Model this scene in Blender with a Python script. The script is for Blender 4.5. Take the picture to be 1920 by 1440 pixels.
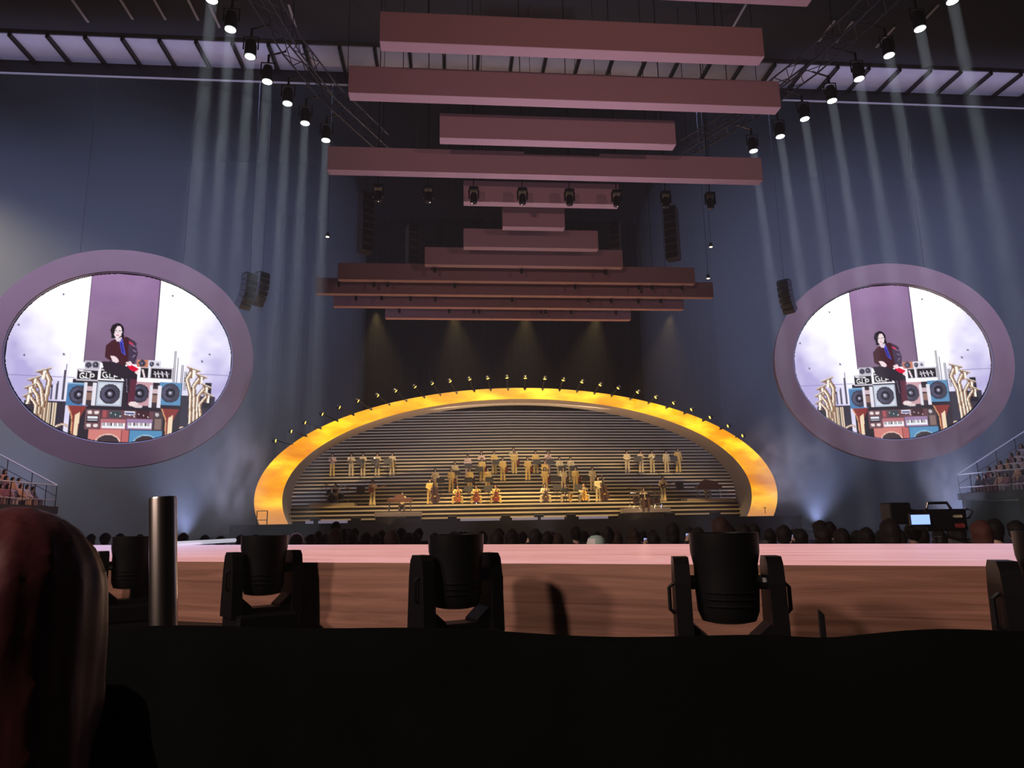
import bpy, bmesh, math, random
import numpy as np
from math import sin, cos, pi, radians, sqrt, atan2
from mathutils import Vector, Matrix
random.seed(7); RNG = np.random.default_rng(7)
for o in list(bpy.data.objects): bpy.data.objects.remove(o, do_unlink=True)
scn = bpy.context.scene
COL = scn.collection

# ------------------------------------------------------------------ camera
FPX = 1340.0; CZ = 1.6
YAW, PIT, ROL = radians(5.036), radians(10.835), radians(0.982)
_F = np.array([sin(YAW)*cos(PIT), cos(YAW)*cos(PIT), sin(PIT)])
_R0 = np.array([cos(YAW), -sin(YAW), 0.0]); _U0 = np.cross(_R0, _F)
_R = _R0*cos(ROL) - _U0*sin(ROL); _U = _U0*cos(ROL) + _R0*sin(ROL)
cd = bpy.data.cameras.new('camera'); cam = bpy.data.objects.new('camera', cd); COL.objects.link(cam)
cd.sensor_width = 36.0; cd.lens = FPX*36.0/1920.0; cd.clip_start = 0.05; cd.clip_end = 300
cam.matrix_world = Matrix(((_R[0], _U[0], -_F[0], 0), (_R[1], _U[1], -_F[1], 0), (_R[2], _U[2], -_F[2], CZ), (0, 0, 0, 1)))
scn.camera = cam
def ray(x, y): return _F*FPX + _R*(x-960) - _U*(y-720)
def atZ(x, y, Z): d = ray(x, y); return d*((Z-CZ)/d[2]) + np.array([0, 0, CZ])
def atY(x, y, Y): d = ray(x, y); return d*(Y/d[1]) + np.array([0, 0, CZ])
def atD(x, y, D): return ray(x, y)*(D/FPX) + np.array([0, 0, CZ])
def depth(p): return float(np.dot(np.array(p) - np.array([0, 0, CZ]), _F))

# ------------------------------------------------------------------ view, world, lights
vs = scn.view_settings
vs.view_transform = 'Standard'; vs.look = 'None'; vs.exposure = 0.0; vs.gamma = 1.0; vs.use_curve_mapping = False
scn.cycles.max_bounces = 5; scn.cycles.diffuse_bounces = 2; scn.cycles.glossy_bounces = 2; scn.cycles.volume_bounces = 0
scn.cycles.transmission_bounces = 2; scn.cycles.transparent_max_bounces = 6
scn.cycles.use_denoising = True; scn.cycles.sample_clamp_indirect = 4.0
scn.cycles.volume_step_rate = 2.0; scn.cycles.volume_max_steps = 128
w = bpy.data.worlds.new('hall'); scn.world = w; w.use_nodes = True
w.node_tree.nodes['Background'].inputs[0].default_value = (0.55, 0.6, 0.9, 1)
w.node_tree.nodes['Background'].inputs[1].default_value = 0.012
_wv = w.node_tree.nodes.new('ShaderNodeVolumeScatter'); _wv.inputs['Density'].default_value = 0.0013; _wv.inputs['Color'].default_value = (1, 1, 1, 1)   # the thin theatrical haze in the hall's air
w.node_tree.links.new(_wv.outputs[0], w.node_tree.nodes['World Output'].inputs['Volume'])

def lamp(name, kind, loc, target, power, col, **kw):
    ld = bpy.data.lights.new(name, kind); ld.energy = power; ld.color = col
    for k, v in kw.items(): setattr(ld, k, v)
    o = bpy.data.objects.new(name, ld); COL.objects.link(o); o.location = Vector(loc)
    d = Vector(target) - Vector(loc); o.rotation_euler = d.to_track_quat('-Z', 'Y').to_euler()
    return o
XC = 4.7                       # stage axis
LOUV = dict(Zb=13.6, Zt=14.47, d=0.40)
# added unseen pink fill pair, low behind the camera, on the louvers; warm key lamps beyond the last louver on the band
for x in (-6, 13): lamp('louver_fill', 'SPOT', (x, -9, 2.4), (XC, 27, 15.0), 3800, (1.0, 0.62, 0.60), spot_size=radians(36), spot_blend=0.8, shadow_soft_size=0.3)
for x, tx in ((-4.5, -4.5), (0.2, 1.5), (4.7, 4.7), (9.2, 8.0), (13.9, 13.9)): lamp('stage_key_light', 'SPOT', (x, 42.5, 14.3), (tx, 49.4, 3.2), 5600, (1.0, 0.70, 0.28), spot_size=radians(64), spot_blend=0.9, shadow_soft_size=0.15)
# added fill for the steps, hidden behind the top of the arch
lamp('arch_back_fill', 'AREA', (XC, 47.4, 9.05), (XC, 53.0, 4.0), 400, (1.0, 0.78, 0.46), shape='RECTANGLE', size=13, size_y=0.3)
# added blue fills, hidden behind the roof upstand and ovals, brightening the smoke banks
for sx in (-1, 1):
    for dx, y, z, tz, pw in ((14, 35.2, 33, 10, 8000), (26, 35.2, 33, 10, 12000), (40, 35.2, 33, 10, 12000), (24, 55, 1.0, 30, 3000), (36, 55, 1.0, 30, 3000)):
        lamp('smoke_bank_fill', 'SPOT', (XC+sx*dx, y, z), (XC+sx*(dx+3), 57, tz), pw, (0.44, 0.53, 1.0), spot_size=radians(100), spot_blend=1.0, shadow_soft_size=0.5)
# blue side washes high beside the ovals
lamp('side_wash_light', 'SPOT', (-36, 30, 21), (-19, 50, 6), 9000, (0.55, 0.55, 1.0), spot_size=radians(80), spot_blend=1.0, shadow_soft_size=0.4)
lamp('side_wash_light', 'SPOT', (46, 30, 21), (29, 50, 6), 7000, (0.55, 0.55, 1.0), spot_size=radians(80), spot_blend=1.0, shadow_soft_size=0.4)
# added upward fills on the apron and behind the crowd, brightening the louver undersides
for x in (-4, 4, 12):
    lamp('apron_fill', 'AREA', (x, 44.6, 1.75), (x*0.6+2, 36, 13.6), 330, (1.0, 0.62, 0.42), size=1.2)
for x, y in ((0, 17), (8, 17), (-1, 22), (8, 22), (3.5, 27)):
    lamp('floor_fill', 'SPOT', (x, y, 0.3), (x*.9+.3, y-.5, 13.6), 2000, (0.80, 0.72, 1.0), spot_size=radians(70), spot_blend=1.0, shadow_soft_size=0.2)
# lavender linear uplights laid along the roof strip
for x in (-24, 34):
    lamp('roof_strip_uplight', 'AREA', (x, 31.0, 22.6), (x, 32.2, 24.0), 170, (0.62, 0.58, 1.0), shape='RECTANGLE', size=34, size_y=0.25)
# distant lamp over the audience that lights the catwalk front and throws the shadows of the moving heads
for p_, pw in (((-16, -3.0, 9.0), 4200), ((-12.5, -7.0, 10.5), 5700)): lamp('audience_spot', 'SPOT', p_, (1.0, 4.7, 0.9), pw, (1.0, 0.74, 0.62), spot_size=radians(34), spot_blend=0.6, shadow_soft_size=0.6)
# warm follow-spot at the side of the hall, its cone fills the smoke
lamp('follow_spot', 'SPOT', (-44, 50, 30), (-34, 57, 16), 32000, (1.0, 0.88, 0.66), spot_size=radians(75), spot_blend=1.0, shadow_soft_size=0.3)
# added lavender fill lamps, unseen near the floor, brightening the drifting smoke
for px, py, Y_ in ((428, 880, 43.5), (1480, 868, 43.8), (1775, 905, 40.0)):
    q_ = atY(px, py, Y_); lamp('smoke_light', 'SPOT', (q_[0]+(2.2 if px < 900 else -2.2), Y_-3.5, .6), q_, 1500, (0.62, 0.66, 1.0), spot_size=radians(60), spot_blend=1.0, shadow_soft_size=0.1)
# lamps over the two side stands
lamp('stand_light', 'SPOT', (-14, 33, 13), (-23, 37, 4), 2600, (1.0, 0.55, 0.45), spot_size=radians(60), spot_blend=1.0, shadow_soft_size=0.2)
lamp('stand_light', 'SPOT', (24, 33, 13), (34, 36, 4), 700, (0.8, 0.65, 0.8), spot_size=radians(60), spot_blend=1.0, shadow_soft_size=0.2)

# ------------------------------------------------------------------ materials
MATS = {}
def mat(name, col, rough=0.6, metal=0.0, emit=0.0, ecol=None, noise=0.0, nscale=6.0, spec=0.4, stretch=None):
    if name in MATS: return MATS[name]
    m = bpy.data.materials.new(name); m.use_nodes = True; nt = m.node_tree; b = nt.nodes['Principled BSDF']
    b.inputs['Base Color'].default_value = (*col, 1); b.inputs['Roughness'].default_value = rough; b.inputs['Metallic'].default_value = metal
    b.inputs['Specular IOR Level'].default_value = spec
    if noise > 0:
        tc = nt.nodes.new('ShaderNodeTexCoord'); mp = nt.nodes.new('ShaderNodeMapping'); nz = nt.nodes.new('ShaderNodeTexNoise')
        nz.inputs['Scale'].default_value = nscale; nz.inputs['Detail'].default_value = 4
        if stretch: mp.inputs['Scale'].default_value = stretch
        mx = nt.nodes.new('ShaderNodeMix'); mx.data_type = 'RGBA'
        mx.inputs[6].default_value = (*[max(0, c*(1-noise)) for c in col], 1); mx.inputs[7].default_value = (*[min(1, c*(1+noise)) for c in col], 1)
        L = nt.links.new; L(tc.outputs['Object'], mp.inputs[0]); L(mp.outputs[0], nz.inputs['Vector']); L(nz.outputs['Fac'], mx.inputs[0]); L(mx.outputs[2], b.inputs['Base Color'])
    if emit > 0:
        b.inputs['Emission Color'].default_value = (*(ecol or col), 1); b.inputs['Emission Strength'].default_value = emit
    MATS[name] = m; return m
BLACK = mat('black_paint', (0.012, 0.012, 0.014), 0.5, noise=0.3)
BLACKM = mat('black_metal', (0.02, 0.02, 0.022), 0.35, 0.3, noise=0.2)
CLOTH = mat('black_cloth', (0.0035, 0.0045, 0.0045), 1.0, spec=0.02, noise=0.35, nscale=3)
ALU = mat('truss_metal', (0.10, 0.10, 0.115), 0.35, 0.8, noise=0.2)
STEEL = mat('polished_steel', (0.46, 0.42, 0.40), 0.26, 1.0, noise=0.08, nscale=2)
WHITEP = mat('white_rail_paint', (0.75, 0.75, 0.78), 0.4, noise=0.05)
LOUVM = mat('dusty_pink_louver', (0.40, 0.225, 0.23), 0.75, noise=0.06, nscale=0.6)
RINGM = mat('mauve_fabric_ring', (0.46, 0.27, 0.25), 0.85, noise=0.10, nscale=0.5)
SOFF = mat('arch_soffit_grey', (0.36, 0.31, 0.29), 0.8, noise=0.06, nscale=1)
STEPN = mat('step_nosing_beige', (0.62, 0.52, 0.36), 0.7, noise=0.08, nscale=1)
STEPD = mat('step_riser_dark', (0.022, 0.018, 0.017), 0.8, noise=0.2)
RISERM = mat('riser_platform_tan', (0.42, 0.33, 0.26), 0.7, noise=0.08)
CONC = mat('concrete_dark', (0.045, 0.045, 0.05), 0.9, noise=0.25, nscale=0.8)
WALLM = mat('black_hall_wall', (0.035, 0.035, 0.042), 0.9, noise=0.2, nscale=0.3)
CEILM = mat('black_hall_ceiling', (0.03, 0.03, 0.035), 0.9, noise=0.2, nscale=0.3)
PANELM = mat('pale_ceiling_panel', (0.55, 0.54, 0.58), 0.8, noise=0.15, nscale=1.2)
SKIN = mat('skin', (0.52, 0.34, 0.26), 0.6, noise=0.05)
HAIRK = mat('black_hair', (0.010, 0.008, 0.008), 0.65, spec=0.15, noise=0.3, nscale=20, stretch=(8, 8, 0.6))
HAIRB = mat('brown_hair', (0.032, 0.018, 0.014), 0.65, spec=0.15, noise=0.3, nscale=20, stretch=(8, 8, 0.6))
SHOE = mat('shoe_leather', (0.05, 0.035, 0.025), 0.5, noise=0.2)
OCHRE = mat('ochre_suit', (0.80, 0.56, 0.20), 0.85, noise=0.12, nscale=8)
BEIGE = mat('beige_suit', (0.74, 0.60, 0.36), 0.85, noise=0.12, nscale=8)
PINKS = mat('pale_pink_shirt', (0.80, 0.56, 0.48), 0.85, noise=0.1, nscale=8)
DARKW = mat('dark_clothes', (0.02, 0.02, 0.024), 0.9, noise=0.3, nscale=6)
LENSW = mat('white_lamp_lens', (0.9, 0.95, 1), 0.3, emit=14.0, ecol=(0.95, 1.0, 0.97), noise=0.02)
LENSY = mat('yellow_lamp_lens', (0.9, 0.75, 0.2), 0.3, emit=2.2, ecol=(1.0, 0.72, 0.12), noise=0.02)
VARN_R = mat('red_varnish', (0.20, 0.030, 0.018), 0.35, noise=0.25, nscale=5, stretch=(1, 1, .2))
VARN_O = mat('orange_varnish', (0.34, 0.085, 0.025), 0.35, noise=0.25, nscale=5, stretch=(1, 1, .2))
VARN_G = mat('golden_varnish', (0.62, 0.34, 0.07), 0.3, noise=0.25, nscale=5, stretch=(1, 1, .2))
VARN_D = mat('dark_varnish', (0.075, 0.035, 0.03), 0.4, noise=0.25, nscale=5, stretch=(1, 1, .2))
EBONY = mat('ebony', (0.012, 0.010, 0.010), 0.4, noise=0.2)
BRASS = mat('brass', (0.75, 0.50, 0.16), 0.22, 1.0, noise=0.05)
CHROME = mat('chrome', (0.7, 0.7, 0.72), 0.15, 1.0, noise=0.05)
WALNUT = mat('walnut_case', (0.17, 0.075, 0.04), 0.5, noise=0.25, nscale=4, stretch=(0.3, 1, 4))
SPKM = mat('speaker_grille', (0.10, 0.10, 0.12), 0.6, noise=0.2, nscale=10)

# ------------------------------------------------------------------ mesh helpers
class MB:
    def __init__(s): s.v = []; s.f = []; s.m = []
    def add(s, vs_, fs, mi=0):
        o = len(s.v); s.v += [tuple(map(float, p)) for p in vs_]; s.f += [tuple(i+o for i in q) for q in fs]; s.m += [mi]*len(fs); return s
    def box(s, c, size, R=None, mi=0, taper=1.0):
        hx, hy, hz = [k/2 for k in size]; P = []
        for z in (-1, 1):
            t = taper if z > 0 else 1.0
            for x, y in ((-1, -1), (1, -1), (1, 1), (-1, 1)):
                p = Vector((x*hx*t, y*hy*t, z*hz)); p = (R @ p) if R is not None else p; P.append(Vector(c)+p)
        return s.add(P, [(3, 2, 1, 0), (4, 5, 6, 7), (0, 1, 5, 4), (1, 2, 6, 5), (2, 3, 7, 6), (3, 0, 4, 7)], mi)
    def bbox(s, c, size, b=0.02, R=None, mi=0):      # box with chamfered vertical + top/bottom edges
        hx, hy, hz = [k/2 for k in size]; P = []; rings = []
        for z, q in ((-hz, b), (-hz+b, 0), (hz-b, 0), (hz, b)):
            ax, ay = hx-q, hy-q; r = []
            for x, y in ((-ax+b, -ay), (ax-b, -ay), (ax, -ay+b), (ax, ay-b), (ax-b, ay), (-ax+b, ay), (-ax, ay-b), (-ax, -ay+b)):
                p = Vector((x, y, z)); p = (R @ p) if R is not None else p; r.append(len(P)); P.append(Vector(c)+p)
            rings.append(r)
        F = [tuple(reversed(rings[0])), tuple(rings[-1])]
        for a, b2 in zip(rings, rings[1:]):
            for i in range(8): F.append((a[i], a[(i+1) % 8], b2[(i+1) % 8], b2[i]))
        return s.add(P, F, mi)
    def tube(s, pts, rad, n=8, mi=0, cap=True):
        pts = [Vector(p) for p in pts]; rs = rad if isinstance(rad, (list, tuple)) else [rad]*len(pts); P = []; F = []
        pr = None
        for i, p in enumerate(pts):
            t = (pts[min(i+1, len(pts)-1)] - pts[max(i-1, 0)])
            t = t.normalized() if t.length > 1e-9 else Vector((0, 0, 1))
            if pr is None: u = t.cross(Vector((0, 0, 1))); u = u if u.length > 1e-3 else t.cross(Vector((1, 0, 0)))
            else: u = pr - t*pr.dot(t)
            u.normalize(); pr = u.copy(); v = t.cross(u)
            for k in range(n): a = 2*pi*k/n; P.append(p + (u*cos(a)+v*sin(a))*rs[i])
        for i in range(len(pts)-1):
            for k in range(n): F.append((i*n+k, i*n+(k+1) % n, (i+1)*n+(k+1) % n, (i+1)*n+k))
        if cap: F.append(tuple(range(n))[::-1]); F.append(tuple(range((len(pts)-1)*n, len(pts)*n)))
        return s.add(P, F, mi)
    def lathe(s, prof, n=20, c=(0, 0, 0), R=None, mi=0):
        P = []; F = []
        for r, z in prof:
            for k in range(n):
                a = 2*pi*k/n; p = Vector((r*cos(a), r*sin(a), z)); p = (R @ p) if R is not None else p; P.append(Vector(c)+p)
        for i in range(len(prof)-1):
            for k in range(n): F.append((i*n+k, i*n+(k+1) % n, (i+1)*n+(k+1) % n, (i+1)*n+k))
        F.append(tuple(range(n))[::-1]); F.append(tuple(range((len(prof)-1)*n, len(prof)*n)))
        return s.add(P, F, mi)
    def ell(s, c, r, n=12, m=8, mi=0):
        P = []; F = []
        for i in range(m+1):
            t = pi*i/m
            for k in range(n): a = 2*pi*k/n; P.append((c[0]+r[0]*sin(t)*cos(a), c[1]+r[1]*sin(t)*sin(a), c[2]-r[2]*cos(t)))
        for i in range(m):
            for k in range(n): F.append((i*n+k, i*n+(k+1) % n, (i+1)*n+(k+1) % n, (i+1)*n+k))
        return s.add(P, F, mi)
    def prism(s, outline, y0, y1, mi=0):            # outline in (x,z), extruded along y
        n = len(outline); P = [(x, y0, z) for x, z in outline]+[(x, y1, z) for x, z in outline]
        F = [tuple(range(n)), tuple(range(2*n-1, n-1, -1))]+[(i, i+n, (i+1) % n+n, (i+1) % n) for i in range(n)]
        return s.add(P, F, mi)
    def mesh(s, name, mats, smooth=False):
        me = bpy.data.meshes.new(name); me.from_pydata(s.v, [], s.f); me.update()
        for m in (mats if isinstance(mats, (list, tuple)) else [mats]): me.materials.append(m)
        me.polygons.foreach_set('material_index', s.m)
        bm = bmesh.new(); bm.from_mesh(me); bmesh.ops.remove_doubles(bm, verts=bm.verts, dist=1e-6); bmesh.ops.recalc_face_normals(bm, faces=bm.faces); bm.to_mesh(me); bm.free()
        if smooth:
            me.polygons.foreach_set('use_smooth', [True]*len(me.polygons))
            try: me.set_sharp_from_angle(angle=radians(40))
            except Exception: pass
        return me
    def build(s, name, mats, parent=None, smooth=False, loc=None, rot=None):
        return put(name, s.mesh(name, mats, smooth), parent, loc, rot)
def put(name, me, parent=None, loc=None, rot=None, scale=None):
    o = bpy.data.objects.new(name, me); COL.objects.link(o)
    if parent is not None: o.parent = parent
    if loc is not None: o.location = Vector([float(k) for k in loc])
    if rot is not None: o.rotation_euler = rot
    if scale is not None: o.scale = scale
    return o
def tag(o, label, cat, group=None, kind=None):
    o['label'] = label; o['category'] = cat
    if group: o['group'] = group
    if kind: o['kind'] = kind
    return o
def thing(name, label, cat, loc=(0, 0, 0), rz=0.0, group=None, rot=None, scale=None):
    o = bpy.data.objects.new(name, None); COL.objects.link(o); o.location = Vector([float(k) for k in loc])
    o.rotation_euler = rot if rot is not None else (0, 0, rz); o.empty_display_size = 0.2
    if scale is not None: o.scale = (scale,)*3 if not hasattr(scale, '__len__') else scale
    return tag(o, label, cat, group)
def struct(o, label=None):
    o['kind'] = 'structure'
    if label: o['label'] = label
    return o
def copy_tree(o, parent=None):
    c = o.copy(); COL.objects.link(c); c.parent = parent
    for ch in o.children: copy_tree(ch, c)
    return c
def roof(y): return 24.205 if y < 33.2 else 36.205
def RX(a): return Matrix.Rotation(a, 3, 'X')
def RY(a): return Matrix.Rotation(a, 3, 'Y')
def RZ(a): return Matrix.Rotation(a, 3, 'Z')

# ------------------------------------------------------------------ hall shell
struct(MB().box((5, 26, -0.1), (110, 82, 0.2)).build('floor', CONC), 'dark concrete floor of the arena')
ceil = struct(MB().box((5, 10.0, 24.4), (110, 42.0, 0.4)).build('ceiling', CEILM), 'black arena ceiling with pale panel strip')
MB().box((5, 49.9, 36.4), (110, 33.2, 0.4)).build('ceiling_slab', CEILM, ceil); MB().box((5, 33.5, 30.2), (110, 0.3, 12.2)).build('ceiling_upstand', CEILM, ceil)
MB().box((5, 32.15, 25.4), (110, 2.6, 0.1)).build('strip_backing', PANELM, ceil)
struct(MB().box((5, 66.1, 18), (110, 0.2, 37)).build('wall_back', WALLM), 'black rear wall of the hall')
struct(MB().box((-49.9, 26, 18), (0.2, 82, 37)).build('wall_left', WALLM)); struct(MB().box((59.9, 26, 18), (0.2, 82, 37)).build('wall_right', WALLM))
# strip panels and double ribs
PW = 1.66; pm = MB().bbox((0, 0, 0), (PW-0.16, 2.0, 0.08), 0.012).mesh('ceiling_panel', PANELM)
rm = MB().box((-0.055, 0, 0), (0.05, 2.05, 0.25)).box((0.055, 0, 0), (0.05, 2.05, 0.25)).mesh('panel_rib', BLACK)
nP = 46
for i in range(nP):
    x = XC + (i-nP/2+0.5)*PW
    put('ceiling_panel', pm, ceil, (x, 32.1, 24.06)); put('panel_rib', rm, ceil, (x+PW/2, 32.1, 24.0))
MB().box((5, 33.25, 23.75), (105, 0.16, 0.7)).build('strip_edge_girder', BLACK, ceil)
MB().tube([(-47, 33.12, 23.33), (57, 33.12, 23.33)], 0.05).build('strip_edge_pipe', WHITEP, ceil)
# roof purlins and slots
sl = MB().box((0, 0, 0), (0.10, 1.5, 0.05)).mesh('roof_slot_strip', PANELM)
for q in [(235, 14), (298, 15), (361, 16), (402, 30), (150, 20), (548, 30), (1386, 30), (1550, 58), (1583, 60), (1660, 70), (1740, 30)]:
    p = atZ(*q, 24.12); put('roof_slot_strip', sl, ceil, p)
for y in (36.5, 41, 46):
    MB().box((5, y, 35.0), (105, 0.3, 1.2)).build('roof_girder', BLACK, ceil)
# floor-to-roof black drape behind the steps
P = []; F = []; n = 240
for i in range(n+1):
    x = -16+41.4*i/n; y = 64.4+0.22*sin(i*0.9)+0.08*sin(i*2.3)
    P += [(x, y, 0.0), (x, y, 30.0)]
for i in range(n): F.append((2*i, 2*i+2, 2*i+3, 2*i+1))
tag(MB().add(P, F).build('stage_drape', CLOTH, smooth=True), 'tall black pleated drape hanging behind the stepped stage', 'curtain')

# ------------------------------------------------------------------ hanging louvers
LV = [(-1.78, 8.34), (-2.88, 9.87), (-.33, 7.38), (-4.22, 11.33), (.52, 6.57), (2.18, 4.79), (.6, 6.68), (-1.2, 8.36), (-5.6, 12.75), (-7.09, 14.59), (-6.53, 13.66), (-3.86, 11.06)]
ORD = ('first second third fourth fifth sixth seventh eighth ninth tenth eleventh twelfth thirteenth fourteenth fifteenth sixteenth seventeenth eighteenth nineteenth twentieth ' + ' '.join('twenty-'+k for k in 'first second third fourth fifth sixth seventh eighth ninth'.split())).split()
words = ['second', 'third', 'fourth', 'fifth', 'sixth', 'seventh', 'eighth', 'ninth', 'tenth', 'eleventh', 'twelfth', 'thirteenth']
look = ['long', 'long', 'medium', 'very long notched', 'short', 'shortest', 'short', 'medium', 'very long', 'widest', 'very long', 'long']
def louver(k, x0, x1, yf, label, notch=False):
    zb, zt, d = LOUV['Zb'], LOUV['Zt'], LOUV['d']; cx = (x0+x1)/2
    t = thing('hanging_louver', label, 'louver', (cx, yf-d/2, zb), group='louvers hung in a row over the hall')
    W = x1-x0; h = zt-zb
    if notch:
        a, b = -W/2+W*0.44, -W/2+W*0.615
        MB().box((-W/2+(a+W/2)/2, 0, h/2), (a+W/2, d, h)).box(((a+b)/2, 0, (h-.10)/2), (b-a, d, h-.10)).box(((b+W/2)/2, 0, h/2), (W/2-b, d, h)).build('box_body', LOUVM, t)
    else: MB().bbox((0, 0, h/2), (W, d, h), 0.012).build('box_body', LOUVM, t)
    for sx in ([-W*0.38, W*0.38] if W > 4 else [0]):
        MB().tube([(sx, 0, h), (sx, 0, roof(yf)-zb)], 0.012, 6).build('suspension_cable', BLACKM, t)
    return t
louver(-1, -2.6, 8.55, 16.778+2.287*-1, 'first dusty pink hanging louver at the hall end of the row')
for k, (x0, x1) in enumerate(LV):
    louver(k, x0, x1, 16.778+2.287*k, f'{look[k]} dusty pink hanging louver, {words[k]} from the hall end of the row', k == 3)

# ------------------------------------------------------------------ lighting fixtures
def fixture_parts(t, lens, s=1.0, body_len=0.42, r=0.17, down=True):
    MB().lathe([(r*0.75*s, body_len*s), (r*s, body_len*0.7*s), (r*s, 0.03*s), (r*1.06*s, 0.03*s), (r*1.06*s, 0), (r*0.9*s, 0)], 16).build('housing', BLACKM, t, True)
    MB().lathe([(r*0.86*s, -0.012*s), (r*0.5*s, -0.03*s), (0.001, -0.035*s)], 16).build('lens', lens, t, True)
    MB().tube([(-r*1.25*s, 0, body_len*.45*s), (-r*1.25*s, 0, body_len*1.25*s), (r*1.25*s, 0, body_len*1.25*s), (r*1.25*s, 0, body_len*.45*s)], 0.025*s, 6).build('yoke', BLACKM, t)
    MB().tube([(0, 0, body_len*1.25*s), (0, 0, body_len*1.25*s+0.3*s)], 0.04*s, 6).build('clamp', BLACKM, t)
def truss_and_spots(pix, off, tilt, label_t, label_s, grp, ext):
    pts = [atZ(*q, 16.0) for q in pix]
    # truss follows the lamps, offset sideways and above
    path = [Vector(p)+Vector((off, 0, 1.05)) for p in pts]
    d0 = path[0]-path[1]; path = [path[0]+d0*k for k in (3, 2, 1)] + path + [path[-1]+(path[-1]-path[-2])*k for k in (1, 2)] if ext else path
    t = thing('lighting_truss', label_t, 'truss', path[0]); o0 = Vector(path[0]); S = 0.3
    ch = []
    for sx, sz in ((-1, 0), (1, 0), (1, 1), (-1, 1)):
        ch.append([Vector(p)-o0+Vector((sx*S, 0, sz*2*S)) for p in path])
    for c in ch: MB().tube(c, 0.032, 6).build('chord', ALU, t)
    for a, b in ((0, 1), (1, 2), (2, 3), (3, 0)):
        for i in range(len(path)-1):
            m1 = (ch[b][i]+ch[b][i+1])/2
            MB().tube([ch[a][i], m1], 0.016, 5).build('brace', ALU, t); MB().tube([m1, ch[a][i+1]], 0.016, 5).build('brace', ALU, t)
    for i in range(0, len(path), 3): MB().tube([Vector(path[i])-o0+Vector((0, 0, 2*S)), Vector(path[i])-o0+Vector((0, 0, 24.19-path[i].z))], 0.015, 5).build('hoist_cable', BLACKM, t)
    for ip, p in enumerate(pts):
        f = thing('spotlight', f'{ORD[ip]} ' + label_s, 'spotlight', p, rot=(0, -tilt, 0), group=grp); fixture_parts(f, LENSW, 1.0, 0.55, 0.18)
        MB().tube([(0, 0, 0.95), (off*0.75, 0, 1.15)], 0.03, 6).build('outrigger_pipe', BLACKM, f)
        lo = Vector(p)+Vector((0, 0, -0.07)); tg = lo+Vector((sin(tilt)*-1 if False else 0, 0, -1))
        tg = lo + Vector((tilt, 0.0, -1.0))
        lamp('spot_beam', 'AREA', lo, tg, 120, (0.78, 0.88, 1.0), shape='DISK', size=0.30, spread=radians(5.0))
PL = [(397, 0), (432, 55), (469, 106), (501, 153), (539, 194), (572, 231), (611, 263)]
PR = [(1786, 2), (1725, 54), (1667, 104), (1611, 148), (1560, 189), (1509, 223), (1463, 256), (1413, 283)]
truss_and_spots(PL, 0.75, -0.01, 'curved black lattice truss on the side of the stand with teal pillar', 'bright white spotlight from the hall end, along the truss nearer the teal-pillared stand', 'spotlights by the truss on the teal-pillar side', True)
truss_and_spots(PR, -0.75, 0.05, 'curved black lattice truss on the broadcast camera side of the hall', 'bright white spotlight from the hall end, along the truss on the broadcast camera side', 'spotlights by the truss on the broadcast camera side', True)

# ------------------------------------------------------------------ main stage: podium, LED arch, steps
SY, SZ = 46.0, 1.63
pod = struct(MB().box((XC, 55.1, SZ/2), (36, 19.4, SZ)).build('floor_podium', BLACK), 'black raised podium of the main stage')
AZ, AO, BO, AI, BI = 3.15, 16.8, 7.02, 15.15, 6.33
def ep(a, b, t, y): return (XC+a*cos(t), y, AZ+b*sin(t))
LAMPS = [(517, 826.5), (546.5, 808.8), (572.5, 792.5), (604.8, 776.5), (637, 764), (672, 752), (709, 742), (742.7, 733.5), (778.8, 725.8), (811, 719.8), (844.4, 715.6), (881, 711.9), (914.8, 710), (950.6, 708.8), (985, 709.4), (1021.5, 710.8), (1055.8, 713.3), (1090.6, 717), (1125, 722.3), (1158.8, 728), (1195, 735.8), (1229, 745.4), (1262.5, 756), (1296, 768), (1331, 782.7), (1364.6, 798.8), (1392, 817)]
lampP = [atY(*q, 45.7) for q in LAMPS]
lampT = [atan2((p[2]-AZ)/BO, (p[0]-XC)/AO) for p in lampP]
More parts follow.
